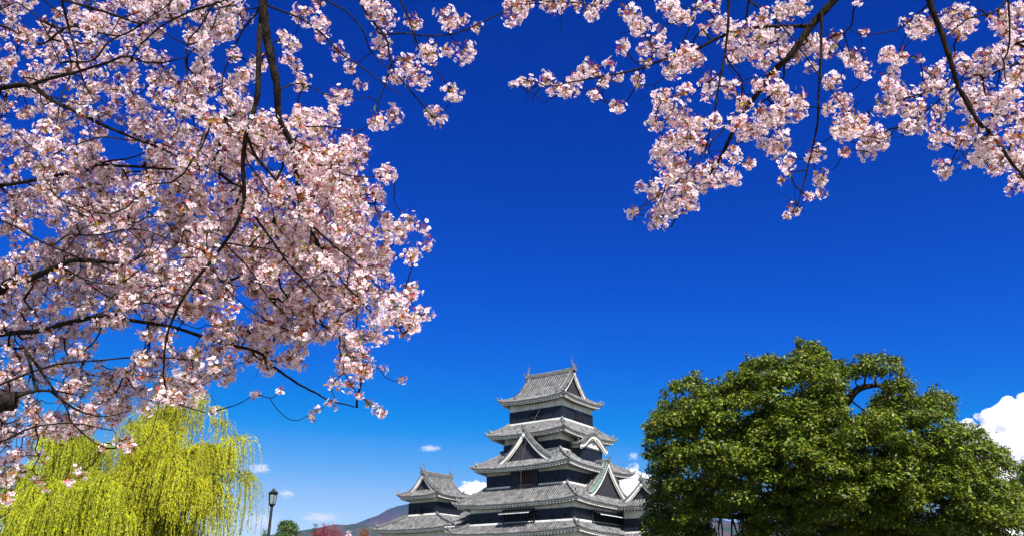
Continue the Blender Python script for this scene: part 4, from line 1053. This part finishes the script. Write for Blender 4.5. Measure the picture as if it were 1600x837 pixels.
LB = [
 bough([(404,-160,4.9),(408,-60,4.6),(410,0,4.5),(416,60,4.5),(432,130,4.5),(437,190,4.55),(455,230,4.6),(465,290,4.7),(480,350,4.8),(493,378,4.85),(531,447,4.9),(584,505,5.0)], 15, 2.2, n=90),
 bough([(410,10,4.55),(405,70,4.45),(402,150,4.4),(386,205,4.4),(379,251,4.45),(379,300,4.5),(373,335,4.5),(344,386,4.6),(306,434,4.7),(282,467,4.7),(258,525,4.8),(253,587,4.8),(268,625,4.8),(300,640,4.8),(330,650,4.8)], 8, 1.4, n=90),
 bough([(386,213,4.4),(402,248,4.5),(436,287,4.5),(474,337,4.6),(512,375,4.7),(555,409,4.8),(589,447,4.9),(632,485,4.9),(652,492,4.9)], 4.5, 1.3, n=60),
 bough([(379,300,4.5),(400,340,4.6),(422,371,4.6),(450,409,4.7),(493,457,4.9),(517,476,5.0),(560,486,5.1)], 4, 1.3, n=50),
 bough([(-260,520,7.2),(-60,470,7.0),(0,453,6.9),(14,441,6.8),(52,434,6.7),(81,422,6.5),(120,408,6.3),(190,412,6.1),(230,400,6.0)], 17, 2, n=50),
 bough([(-300,560,7.4),(-100,540,7.2),(0,522,7.0),(60,516,6.9),(96,505,6.8),(124,498,6.7),(158,491,6.5),(191,496,6.4),(229,501,6.2),(280,510,6.0),(350,533,5.8),(402,547,5.6),(422,567,5.5),(460,593,5.4),(493,610,5.4),(512,619,5.4),(560,632,5.4)], 9, 1.4, n=90),
 bough([(-160,660,4.6),(-60,640,4.6),(0,628,4.6),(22,622,4.6)], 28, 22, n=16),
 bough([(14,624,4.6),(30,617,4.6),(50,610,4.65),(76,608,4.7),(110,612,4.7)], 8, 2, n=20),
 bough([(40,545,5.0),(66,583,4.8),(83,610,4.7),(103,640,4.7),(109,663,4.7),(132,684,4.7),(160,706,4.7)], 4, 1.3),
 bough([(76,608,4.7),(120,640,4.9),(160,650,5.0),(200,640,5.1)], 3.4, 1.3),
 bough([(-220,150,7.2),(-60,142,7.0),(0,138,6.8),(47,134,6.7),(82,158,6.6),(125,179,6.5),(154,195,6.4),(193,213,6.2),(240,232,6.0),(300,262,5.9)], 9, 2, n=50),
 bough([(47,134,6.7),(82,122,6.6),(115,115,6.5),(143,107,6.4),(172,97,6.3),(197,88,6.2),(240,98,6.0),(290,90,5.9)], 5.5, 1.6),
 bough([(-150,300,7.3),(0,290,7.0),(80,276,6.8),(133,267,6.6),(150,258,6.5),(179,260,6.4),(222,263,6.3),(265,265,6.2),(297,262,6.0),(340,240,5.8)], 6, 2),
 bough([(150,258,6.5),(172,251,6.4),(197,247,6.3),(240,230,6.2)], 3.5, 1.4),
 bough([(400,-30,5.0),(358,0,5.1),(323,11,5.2),(287,25,5.4),(251,47,5.6),(222,75,5.7),(204,104,5.9)], 4.5, 1.4),
 bough([(412,0,4.6),(400,22,4.8),(380,47,4.9),(366,82,4.9),(353,118,4.9),(355,147,4.9),(366,168,4.9)], 3.5, 1.3),
 bough([(336,5,5.1),(330,11,5.1),(312,43,5.1),(294,65,5.1),(290,100,5.1),(298,129,5.1),(312,150,5.1)], 3, 1.2),
 bough([(412,6,4.5),(422,11,4.6),(468,29,4.7),(500,50,4.7),(529,79,4.7),(565,102,4.7),(597,125,4.7),(630,143,4.7)], 3.4, 1.3, n=50),
 bough([(540,-60,4.9),(561,0,4.8),(579,32,4.8),(601,61,4.8),(610,104,4.8),(637,140,4.8),(658,161,4.8),(672,179,4.8)], 4.5, 1.5, n=50),
 bough([(610,104,4.8),(604,125,4.8),(597,143,4.8),(587,172,4.8),(583,186,4.8)], 2.4, 1.3),
 bough([(610,-50,4.9),(626,0,4.8),(637,21,4.8),(647,54,4.8),(662,86,4.8),(687,118,4.8),(705,138,4.8)], 3.0, 1.3, n=44),
 bough([(588,46,4.8),(597,54,4.8),(630,52,4.8),(662,56,4.8),(708,54,4.8),(750,36,4.8),(790,18,4.8),(825,4,4.8),(890,6,4.8),(930,10,4.8)], 2.8, 1.4, n=60),
 bough([(490,-40,4.8),(511,0,4.8),(540,18,4.8),(565,47,4.8),(579,82,4.8),(608,107,4.8)], 3.0, 1.3),
 bough([(450,215,4.6),(480,230,4.6),(500,258,4.7),(540,275,4.8),(600,282,4.9),(618,285,4.9)], 3.0, 1.2),
 bough([(440,200,4.6),(480,198,4.6),(530,200,4.6),(560,205,4.6)], 2.4, 1.2),
 bough([(436,140,4.5),(470,130,4.6),(505,145,4.6),(530,150,4.6)], 2.4, 1.2),
 bough([(-100,30,6.5),(0,40,6.3),(60,70,6.1),(108,44,6.0),(180,60,5.9),(240,30,5.8)], 4, 1.5),
 bough([(96,0,5.2),(108,45,5.3),(118,80,5.3),(130,130,5.4),(150,170,5.4)], 3.4, 1.3),
 bough([(-100,330,6.6),(0,345,6.4),(60,375,6.2),(120,400,6.0),(200,430,5.8),(280,450,5.6),(350,460,5.5)], 3.4, 1.4),
 bough([(-100,640,6.4),(0,600,6.2),(80,570,6.0),(160,560,5.8),(240,555,5.6),(300,560,5.5)], 3.4, 1.4),
 bough([(-80,720,5.0),(0,690,5.0),(50,668,5.0),(110,660,5.0),(180,668,5.0)], 3.2, 1.4),
]
P_MASS = [(-40,-40),(405,-40),(405,60),(396,150),(440,175),(490,150),(545,170),(535,215),(600,225),(560,270),(618,292),(600,325),(668,350),(672,392),(628,425),(655,455),(675,490),(648,518),(598,522),(596,560),(580,600),(540,590),(480,585),(420,590),(350,606),(300,630),(215,640),(190,672),(150,690),(90,690),(50,720),(20,760),(-40,790)]
def mass(poly, n, seed, Rr=(.045,.075), gap=.0, dsp=1.0, edge=10):
    g = np.random.default_rng(seed); out = []; poly = np.array(poly, float)
    while len(out) < n:
        u = g.uniform(poly[:,0].min(), poly[:,0].max(), 600); v = g.uniform(poly[:,1].min(), poly[:,1].max(), 600)
        ns = fbm(u/38., v/38., 21, 3); dist = poly_dist(u, v, poly)
        ok = in_poly(u, v, poly) & (dist > edge) & (ns > gap-.25*np.clip(dist/150,0,1))
        for a, b in zip(u[ok], v[ok]):
            out.append((at(a, b, ld(a,b)+g.normal(0,.45)*dsp+.2), g.uniform(*Rr)))
    return out[:n]
CL = mass(P_MASS, 1700, 5, gap=-.42)
CL += mass([(180,200),(440,180),(560,280),(600,420),(520,540),(300,540),(60,420),(60,250)], 800, 6, gap=-.8)
CL += mass([(-40,290),(120,290),(250,420),(260,640),(120,690),(-40,720)], 330, 8, gap=-.55)
EDGE = [(696,25,20),(723,79,21),(669,79,22),(601,32,20),(583,7,20),(594,65,18),(529,82,15),(475,22,22),(504,36,16),(454,68,17),(450,93,13),(404,97,18),(472,129,16),(526,154,20),(545,150,12),(615,122,14),(658,125,18),(705,143,16),(680,183,19),(587,186,18),(594,195,14),(497,204,26),(554,215,18),(511,243,20),(601,276,18),(590,300,14),(644,32,14),(371,21,22),(364,86,14),(640,92,10),
 (700,38,12),(735,72,10),(650,110,12),(610,270,14),(640,345,16),(660,355,14),(665,380,14),(640,400,16),(648,452,16),(610,500,18),(640,505,18),(665,488,14),(630,520,12),(605,530,10),(590,640,12),(628,592,8),(575,628,8),(598,646,9),(492,640,8),(488,650,9),(520,630,10),(570,570,16),(600,575,8),(548,600,14),(560,615,8),(520,600,14),(400,615,8),(330,570,16),(300,600,16),(270,618,16),(296,628,14),(250,630,14),(220,590,12),(330,640,8),(440,610,7),(120,730,9),(128,742,7),(110,752,7),(195,690,16),(205,700,10),(10,745,16),(30,735,14),(60,750,10),(72,762,7),(8,775,14),(45,640,8),(20,720,18),(160,700,9),(108,748,7),(62,712,12),
 (808,14,20),(820,6,14),(865,8,18),(880,4,14),(925,15,16),(935,8,12),(795,8,10)]
for (u,v,p) in EDGE:
    if v < 260 and u > 430: CL.append((at(u+rng.normal(0,14), v+rng.normal(0,12), 5.1+rng.normal(0,.15)), .045+.02*rng.random()))
    d = 4.8+rng.normal(0,.12); CL.append((at(u,v,d), p/FPX*d*1.05))
for (u,v,p) in [(72,205,22),(78,235,24),(70,262,22),(300,165,24),(330,185,27),(360,160,22),(352,205,24),(422,190,22),(444,290,20),(390,330,22),(300,250,22),(225,300,20),(150,350,20),(200,470,20),(330,400,22),(422,430,20),(480,330,24),(540,330,20),(470,520,18),(250,615,18),(40,60,20),(140,40,20),(215,20,18),(60,400,20),(95,430,18),(280,620,18),(320,60,18),(505,420,20),(560,440,18),(360,480,20)]:
    d = 4.4+rng.normal(0,.1); CL.append((at(u,v,d), p/FPX*d*.9))
def trunk_line(pts, r0, r1):
    q = smooth_line(np.array(pts,float), len(pts)*6); return np.column_stack([q, np.linspace(r0,r1,len(q))])
lt = (-8.2, 5.2, 0)
def tie(p, r):  # join a bough's start (off-frame) to the trunk
    s = np.array(p[0][:3]); return s
LT = [trunk_line([(-8.2,5.2,0),(-8.1,5.1,1.0),(-7.8,5.0,2.2),(-7.3,4.9,3.6),(-6.6,4.8,5.2),(-5.2,4.4,6.6),(-3.8,4.0,7.3)], .30, .10)]
def offscreen(q):
    p = q[0,:3]-np.array([0,0,EYE]); d = p[1]*CP+p[2]*SP; b = p[2]*CP-p[1]*SP
    u, v = 800+p[0]/d*FPX, 418.5-b/d*FPX
    return u < -15 or u > 1615 or v < -15
def join_inner(Bs):
    """a bough that starts inside the picture grows out of the nearest other bough"""
    for i, q in enumerate(Bs):
        if offscreen(q): continue
        N_ = np.concatenate([b for k, b in enumerate(Bs) if k != i]); a = N_[np.argmin(np.linalg.norm(N_[:,:3]-q[0,:3], axis=1))]
        if np.linalg.norm(a[:3]-q[0,:3]) > .01:
            c = smooth_line([a[:3]*1.0, (a[:3]+q[0,:3])/2+np.array([0,0,.01]), q[0,:3], q[1,:3]], 9)[:-3]
            Bs[i] = np.vstack([np.column_stack([c, np.full(len(c), q[0,3])]), q])
    return Bs
# finer boughs threading through the blossom
gb = np.random.default_rng(44)
for _ in range(17):
    u, v = gb.uniform(-20, 430), gb.uniform(0, 470)
    if u > 380 and v < 160: continue
    a = gb.uniform(-.35, 1.1); pts = [(u, v, ld(u, v)-.75)]
    for k in range(6):
        a += gb.normal(0, .28); u += math.cos(a)*gb.uniform(28, 48); v += math.sin(a)*gb.uniform(28, 48); pts.append((u, v, ld(u, v)-.75+gb.normal(0,.06)))
    if in_poly(np.array([u]), np.array([v]), P_MASS)[0]: LB.append(bough(pts, gb.uniform(1.8, 3.0), 1.1, n=44))
LB = join_inner(LB); heads = [q for q in LB if offscreen(q)]
for q in heads:
    s = q[0,:3]; j = np.argmin(np.linalg.norm(LT[0][:,:3]-s,axis=1)); a = LT[0][j,:3]
    m_ = (a+s)/2+np.array([0,0,.25]); k = smooth_line([a,m_,s],12); LT.append(np.column_stack([k, np.linspace(max(q[0,3]*1.6,.03), q[0,3], len(k))]))
build_cherry('pink cherry tree whose blossom covers the upper left sky', 'cherry trees framing the view', lt, LB, LT, CL, dens=21, extra_bare=260)

RB = [
 bough([(1380,-120,4.9),(1330,-40,4.8),(1303,0,4.8),(1271,36,4.8),(1239,82,4.8),(1207,113,4.85),(1180,150,4.9),(1170,159,4.9),(1143,204,4.9),(1116,254,5.0),(1098,272,5.0),(1070,313,5.0),(1048,345,5.0)], 13, 2, n=90),
 bough([(1266,41,4.8),(1220,42,4.9),(1184,43,4.9),(1130,57,4.9),(1089,77,4.9),(1039,93,4.8),(1002,109,4.8),(962,118,4.8),(912,129,4.7),(857,143,4.7),(815,130,4.7)], 6, 1.4, n=80),
 bough([(1142,-80,4.5),(1139,0,4.5),(1136,59,4.5),(1127,114,4.5),(1118,173,4.5),(1109,213,4.5),(1107,245,4.5)], 5, 1.6, n=50),
 bough([(1284,20,4.75),(1282,91,4.7),(1278,150,4.7),(1273,200,4.7),(1257,263,4.7),(1244,309,4.7),(1232,330,4.7)], 4, 1.4, n=50),
 bough([(1440,-80,4.6),(1452,0,4.6),(1471,50,4.6),(1489,104,4.6),(1502,141,4.6),(1530,186,4.6),(1561,223,4.6),(1600,272,4.6),(1650,320,4.6)], 8.5, 3, n=70),
 bough([(1495,135,4.6),(1452,168,4.65),(1416,195,4.7),(1385,205,4.7)], 2.6, 1.2),
 bough([(1452,0,4.6),(1448,9,4.6),(1407,43,4.7),(1353,54,4.7),(1320,42,4.7)], 2.6, 1.2),
 bough([(1480,125,4.6),(1470,136,4.7),(1407,159,4.75),(1362,177,4.8)], 2.4, 1.2),
 bough([(1170,0,4.7),(1180,9,4.7),(1212,32,4.7),(1248,77,4.7),(1278,123,4.7),(1316,173,4.7),(1330,200,4.7)], 3, 1.3, n=50),
 bough([(1572,-60,4.5),(1575,0,4.5),(1575,68,4.5),(1566,100,4.6),(1570,145,4.6)], 3, 1.4),
 bough([(1089,-40,4.8),(1089,0,4.8),(1075,50,4.8),(1052,86,4.8),(1045,100,4.8)], 2.6, 1.2),
 bough([(1140,100,4.6),(1160,130,4.7),(1150,180,4.7),(1110,225,4.7),(1075,270,4.7),(1040,300,4.7),(1005,325,4.7),(990,335,4.7)], 2.6, 1.1, n=50),
 bough([(1127,114,4.5),(1090,140,4.6),(1060,150,4.6),(1030,160,4.6)], 2.2, 1.1),
 bough([(1640,60,4.8),(1600,91,4.8),(1560,110,4.8),(1520,130,4.8)], 4, 1.4),
 bough([(1600,-40,4.7),(1560,15,4.7),(1510,30,4.7),(1470,60,4.7)], 3, 1.3),
 bough([(1502,141,4.6),(1520,170,4.6),(1530,200,4.6),(1520,235,4.6),(1490,262,4.6)], 2.2, 1.1),
]
Z5 = [(50,290,20),(75,285,22),(100,285,28),(160,270,32),(200,300,32),(260,270,36),(320,230,35),(330,330,26),(380,220,28),(420,160,36),(410,262,26),(405,360,34),(480,270,28),(230,310,32),(290,250,32),(360,270,32),(450,40,40),(490,90,46),(520,150,36),(590,30,46),(620,60,38),(600,230,54),(640,180,46),(560,340,44),(600,380,46),(540,420,38),(640,420,46),(680,430,46),(590,480,52),(560,540,52),(640,480,46),(530,640,38),(590,600,46),(620,560,46),(690,600,46),(720,640,38),(640,660,44),(600,680,44),(560,700,46),(525,750,36),(560,765,34),(462,730,30),(600,720,36),(650,700,38),(780,605,46),(805,540,34),(860,560,28),(720,280,38),(640,315,36),(720,330,28),(760,80,46),(830,110,54),(820,180,46),(700,100,28),(740,20,28),(880,180,36),(900,130,36),(800,300,36),(820,420,44),(860,450,44),(840,360,36),(900,380,36),(740,420,36),(680,190,36),(690,20,26),(650,60,28),(550,110,30),(570,180,34),(510,210,26),(660,640,30),(740,560,32),(700,500,34),(630,620,36)]
Z6 = [(30,140,46),(20,60,46),(100,40,46),(150,20,46),(90,120,36),(80,180,36),(130,190,46),(180,150,46),(240,170,44),(280,120,30),(30,210,36),(20,300,36),(80,320,44),(150,340,44),(100,370,52),(160,380,36),(60,400,46),(20,440,46),(80,500,54),(110,560,30),(110,590,26),(270,280,38),(300,350,40),(260,370,32),(340,200,46),(380,240,38),(460,190,40),(500,190,38),(465,250,36),(460,290,34),(480,330,36),(450,360,46),(520,330,44),(520,380,40),(560,370,38),(560,430,38),(520,440,36),(320,430,66),(370,440,54),(400,470,54),(300,440,46),(310,520,26),(430,470,36),(210,525,38),(220,610,34),(230,660,26),(180,675,26),(130,720,28),(105,745,20),(90,620,20),(560,80,46),(600,70,40),(680,60,46),(720,50,36),(740,80,36),(700,110,36),(610,255,46),(640,300,36),(595,300,34),(660,340,26),(640,385,34),(720,230,46),(770,260,46),(750,320,46),(830,350,54),(800,200,54),(860,170,46),(840,60,46),(880,100,46),(900,50,46),(900,150,36),(890,260,46),(880,320,40),(900,380,36),(860,400,36),(820,430,36),(740,360,46),(740,430,36),(710,485,34),(640,460,40),(620,490,30),(645,570,36),(650,600,26),(780,480,46),(820,500,46),(850,540,46),(900,470,46),(890,560,46),(905,610,36),(880,650,26),(780,540,42),(820,585,30),(370,110,16),(350,5,22),(560,200,22),(190,230,26),(60,260,26),(520,75,22),(930,200,40),(935,420,44),(930,560,40),(940,650,30)]
CR = []
for L_, ox in ((Z5,780),(Z6,1180)):
    for (x,y,p) in L_:
        d = 4.75+rng.normal(0,.18); u = ox+x/2.202; v = y/2.202; k = p/2.202/FPX*d
        CR.append((at(u,v,d), k*.92))
        for _ in range(int(k > .05)+int(k > .075)): CR.append((at(u+rng.normal(0,p*.2),v+rng.normal(0,p*.2),d+rng.uniform(.2,1.0)), k*.68))
RT = [trunk_line([(8.6,6.4,0),(8.5,6.3,1.2),(8.1,6.0,2.6),(7.5,5.5,4.2),(6.4,4.7,5.8),(4.8,4.0,6.9),(3.2,3.4,7.4)], .28, .08)]
RB = join_inner(RB)
for q in [q for q in RB if offscreen(q)]:
    s = q[0,:3]; j = np.argmin(np.linalg.norm(RT[0][:,:3]-s,axis=1)); a = RT[0][j,:3]
    m_ = (a+s)/2+np.array([0,0,.2]); k = smooth_line([a,m_,s],12); RT.append(np.column_stack([k, np.linspace(max(q[0,3]*1.6,.03), q[0,3], len(k))]))
build_cherry('cherry tree whose hanging blossom sprays fill the upper right sky', 'cherry trees framing the view', (8.6,6.4,0), RB, RT, CR, dens=26, extra_bare=110)

# ------------------------------------------------------------------ clouds and air
def cloud_mat():
    m = bpy.data.materials.new('cloud_white'); m.use_nodes = True; t = m.node_tree; N = t.nodes; K = t.links.new; N.remove(N['Principled BSDF'])
    v = N.new('ShaderNodeVolumePrincipled'); v.inputs['Color'].default_value = (1,.995,.99,1); v.inputs['Anisotropy'].default_value = .25
    tc = N.new('ShaderNodeTexCoord'); nz = N.new('ShaderNodeTexNoise'); nz.inputs['Scale'].default_value = .008; nz.inputs['Detail'].default_value = 6; K(tc.outputs['Object'], nz.inputs['Vector'])
    mr = N.new('ShaderNodeMapRange'); K(nz.outputs['Fac'], mr.inputs['Value']); mr.inputs['From Min'].default_value = .38; mr.inputs['From Max'].default_value = .62; mr.inputs['To Min'].default_value = .0006; mr.inputs['To Max'].default_value = .03
    K(mr.outputs[0], v.inputs['Density']); K(v.outputs[0], N['Material Output'].inputs['Volume']); return m
M['cloud'] = cloud_mat()
def cumulus(label, puffs, d, seed):
    """billowing cloud: puffs (u,v,r px) with smaller puffs on them, fused and roughened"""
    g = np.random.default_rng(seed); P = []
    for u, v, q in puffs:
        c = at(u, v, d)+np.array([0, g.normal(0,.3)*q/FPX*d, 0]); R_ = q/FPX*d; P.append((c, R_))
        for _ in range(14):
            e = unit(g.normal(size=3)); e[2] = abs(e[2])*.8; c2 = c+e*R_*.85; r2 = R_*g.uniform(.22,.45); P.append((c2, r2))
            for _ in range(3):
                e = unit(e+g.normal(size=3)*.7); P.append((c2+e*r2*.85, r2*g.uniform(.25,.5)))
    O = np.mean([p[0] for p in P], 0); Vs, Fs, b = [], [], 0
    th = np.linspace(0, np.pi, 12); ph = np.linspace(0, 2*np.pi, 20, endpoint=False); TH, PH = np.meshgrid(th, ph, indexing='ij')
    D = np.stack([np.sin(TH)*np.cos(PH), np.sin(TH)*np.sin(PH), np.cos(TH)], -1).reshape(-1,3)
    i = np.arange(11)[:,None]*20; k = np.arange(20)[None]; F = np.stack([i+k, i+20+k, i+20+(k+1)%20, i+(k+1)%20], -1).reshape(-1,4)
    for c, R_ in P:
        Vs.append(c+D*R_*np.array([1,1,.85])-O); Fs.append(F+b); b += len(D)
    o = np_mesh('cloud', np.concatenate(Vs), np.concatenate(Fs), M['cloud'], None, smooth=True); o.location = O; tag(o, label, 'cloud')
    rm = o.modifiers.new('fuse', 'REMESH'); rm.mode = 'VOXEL'; rm.voxel_size = 22
    for sz, st in ((260, 75), (90, 40), (38, 18)):
        tx = bpy.data.textures.new('billow', 'CLOUDS'); tx.noise_scale = sz; tx.noise_depth = 3
        dm = o.modifiers.new('billow', 'DISPLACE'); dm.texture = tx; dm.strength = st; dm.mid_level = .5; dm.texture_coords = 'LOCAL'
def wisp_mat(name, dens, sc, thr):
    m = bpy.data.materials.new(name); m.use_nodes = True; t = m.node_tree; N = t.nodes; K = t.links.new; N.remove(N['Principled BSDF'])
    v = N.new('ShaderNodeVolumePrincipled'); v.inputs['Color'].default_value = (1,.985,.99,1); v.inputs['Anisotropy'].default_value = .2
    tc = N.new('ShaderNodeTexCoord'); ln = N.new('ShaderNodeVectorMath'); ln.operation = 'LENGTH'; K(tc.outputs['Object'], ln.inputs[0])
    mp = N.new('ShaderNodeMapping'); mp.inputs['Scale'].default_value = sc; K(tc.outputs['Object'], mp.inputs[0])
    oi = N.new('ShaderNodeObjectInfo'); ad = N.new('ShaderNodeVectorMath'); ad.operation = 'ADD'; K(mp.outputs[0], ad.inputs[0]); K(oi.outputs['Location'], ad.inputs[1])
    nz = N.new('ShaderNodeTexNoise'); nz.inputs['Scale'].default_value = 1.0; nz.inputs['Detail'].default_value = 5; nz.inputs['Roughness'].default_value = .6; K(ad.outputs[0], nz.inputs['Vector'])
    a = N.new('ShaderNodeMath'); a.operation = 'MULTIPLY_ADD'; K(ln.outputs['Value'], a.inputs[0]); a.inputs[1].default_value = -.62; K(nz.outputs['Fac'], a.inputs[2])
    mr = N.new('ShaderNodeMapRange'); K(a.outputs[0], mr.inputs['Value']); mr.inputs['From Min'].default_value = thr; mr.inputs['From Max'].default_value = thr+.3; mr.inputs['To Max'].default_value = dens
    K(mr.outputs[0], v.inputs['Density']); K(v.outputs[0], N['Material Output'].inputs['Volume']); return m
def wisp(label, u, v, hu, hv, d, m):
    b = MB(); n = 12
    vs = [(math.sin(i*math.pi/8)*math.cos(j*math.pi/6)*1.0, math.sin(i*math.pi/8)*math.sin(j*math.pi/6)*1.0, math.cos(i*math.pi/8)) for i in range(9) for j in range(12)]
    b.add(vs, [(i*12+j, (i+1)*12+j, (i+1)*12+(j+1)%12, i*12+(j+1)%12) for i in range(8) for j in range(12)])
    o = b.build('cloud', m); o.location = at(u, v, d); o.scale = (hu/FPX*d*1.25, hu/FPX*d*.9, hv/FPX*d*1.25); tag(o, label, 'cloud')
cumulus('big white cumulus rising behind the tree at the right picture edge', [(1545,700,44),(1585,672,46),(1630,655,50),(1600,720,60),(1660,700,70),(1560,745,50),(1530,770,50),(1620,790,80),(1515,662,12),(1700,640,60)], 9000, 1)
cumulus('white cloud patch between the small turret and the keep', [(735,775,22),(752,768,18),(716,782,16),(768,775,16)], 9000, 2)
cumulus('white cloud standing between keep roofs and the green tree', [(985,748,20),(1000,755,22),(972,762,16),(1010,770,20),(985,775,24),(990,728,9)], 9000, 3)
M['wisp'] = wisp_mat('thin_cloud', .016, (3,3,3), .18); M['wisp2'] = wisp_mat('faint_cloud', .0045, (4,3,2), .12)
wisp('small isolated oval cloud above the small turret', 671, 700, 25, 7, 9000, M['wisp'])
wisp('small cloud just right of the lamp post', 448, 771, 20, 10, 9000, M['wisp'])
wisp('small cloud touching the right side of the willow', 405, 732, 26, 13, 9000, M['wisp'])
wisp('little cloud tuft high above the larger cloud right of the keep', 990, 712, 13, 10, 9000, M['wisp'])
wisp('faint pinkish cloud low over the hills', 500, 808, 45, 11, 11000, M['wisp2'])
wisp('faint pinkish cloud low beside the lamp pole', 405, 815, 40, 22, 11000, M['wisp2'])
hb = MB(); hb.box(-6000, 6000, -1000, 6000, -1, 640); 
hm = bpy.data.materials.new('haze_air'); hm.use_nodes = True; t = hm.node_tree; t.nodes.remove(t.nodes['Principled BSDF'])
hv = t.nodes.new('ShaderNodeVolumePrincipled'); hv.inputs['Color'].default_value = (.12,.34,1.0,1); hv.inputs['Density'].default_value = 3e-5; hv.inputs['Anisotropy'].default_value = 0
t.links.new(hv.outputs[0], t.nodes['Material Output'].inputs['Volume'])
tag(hb.build('haze', hm), kind='stuff')
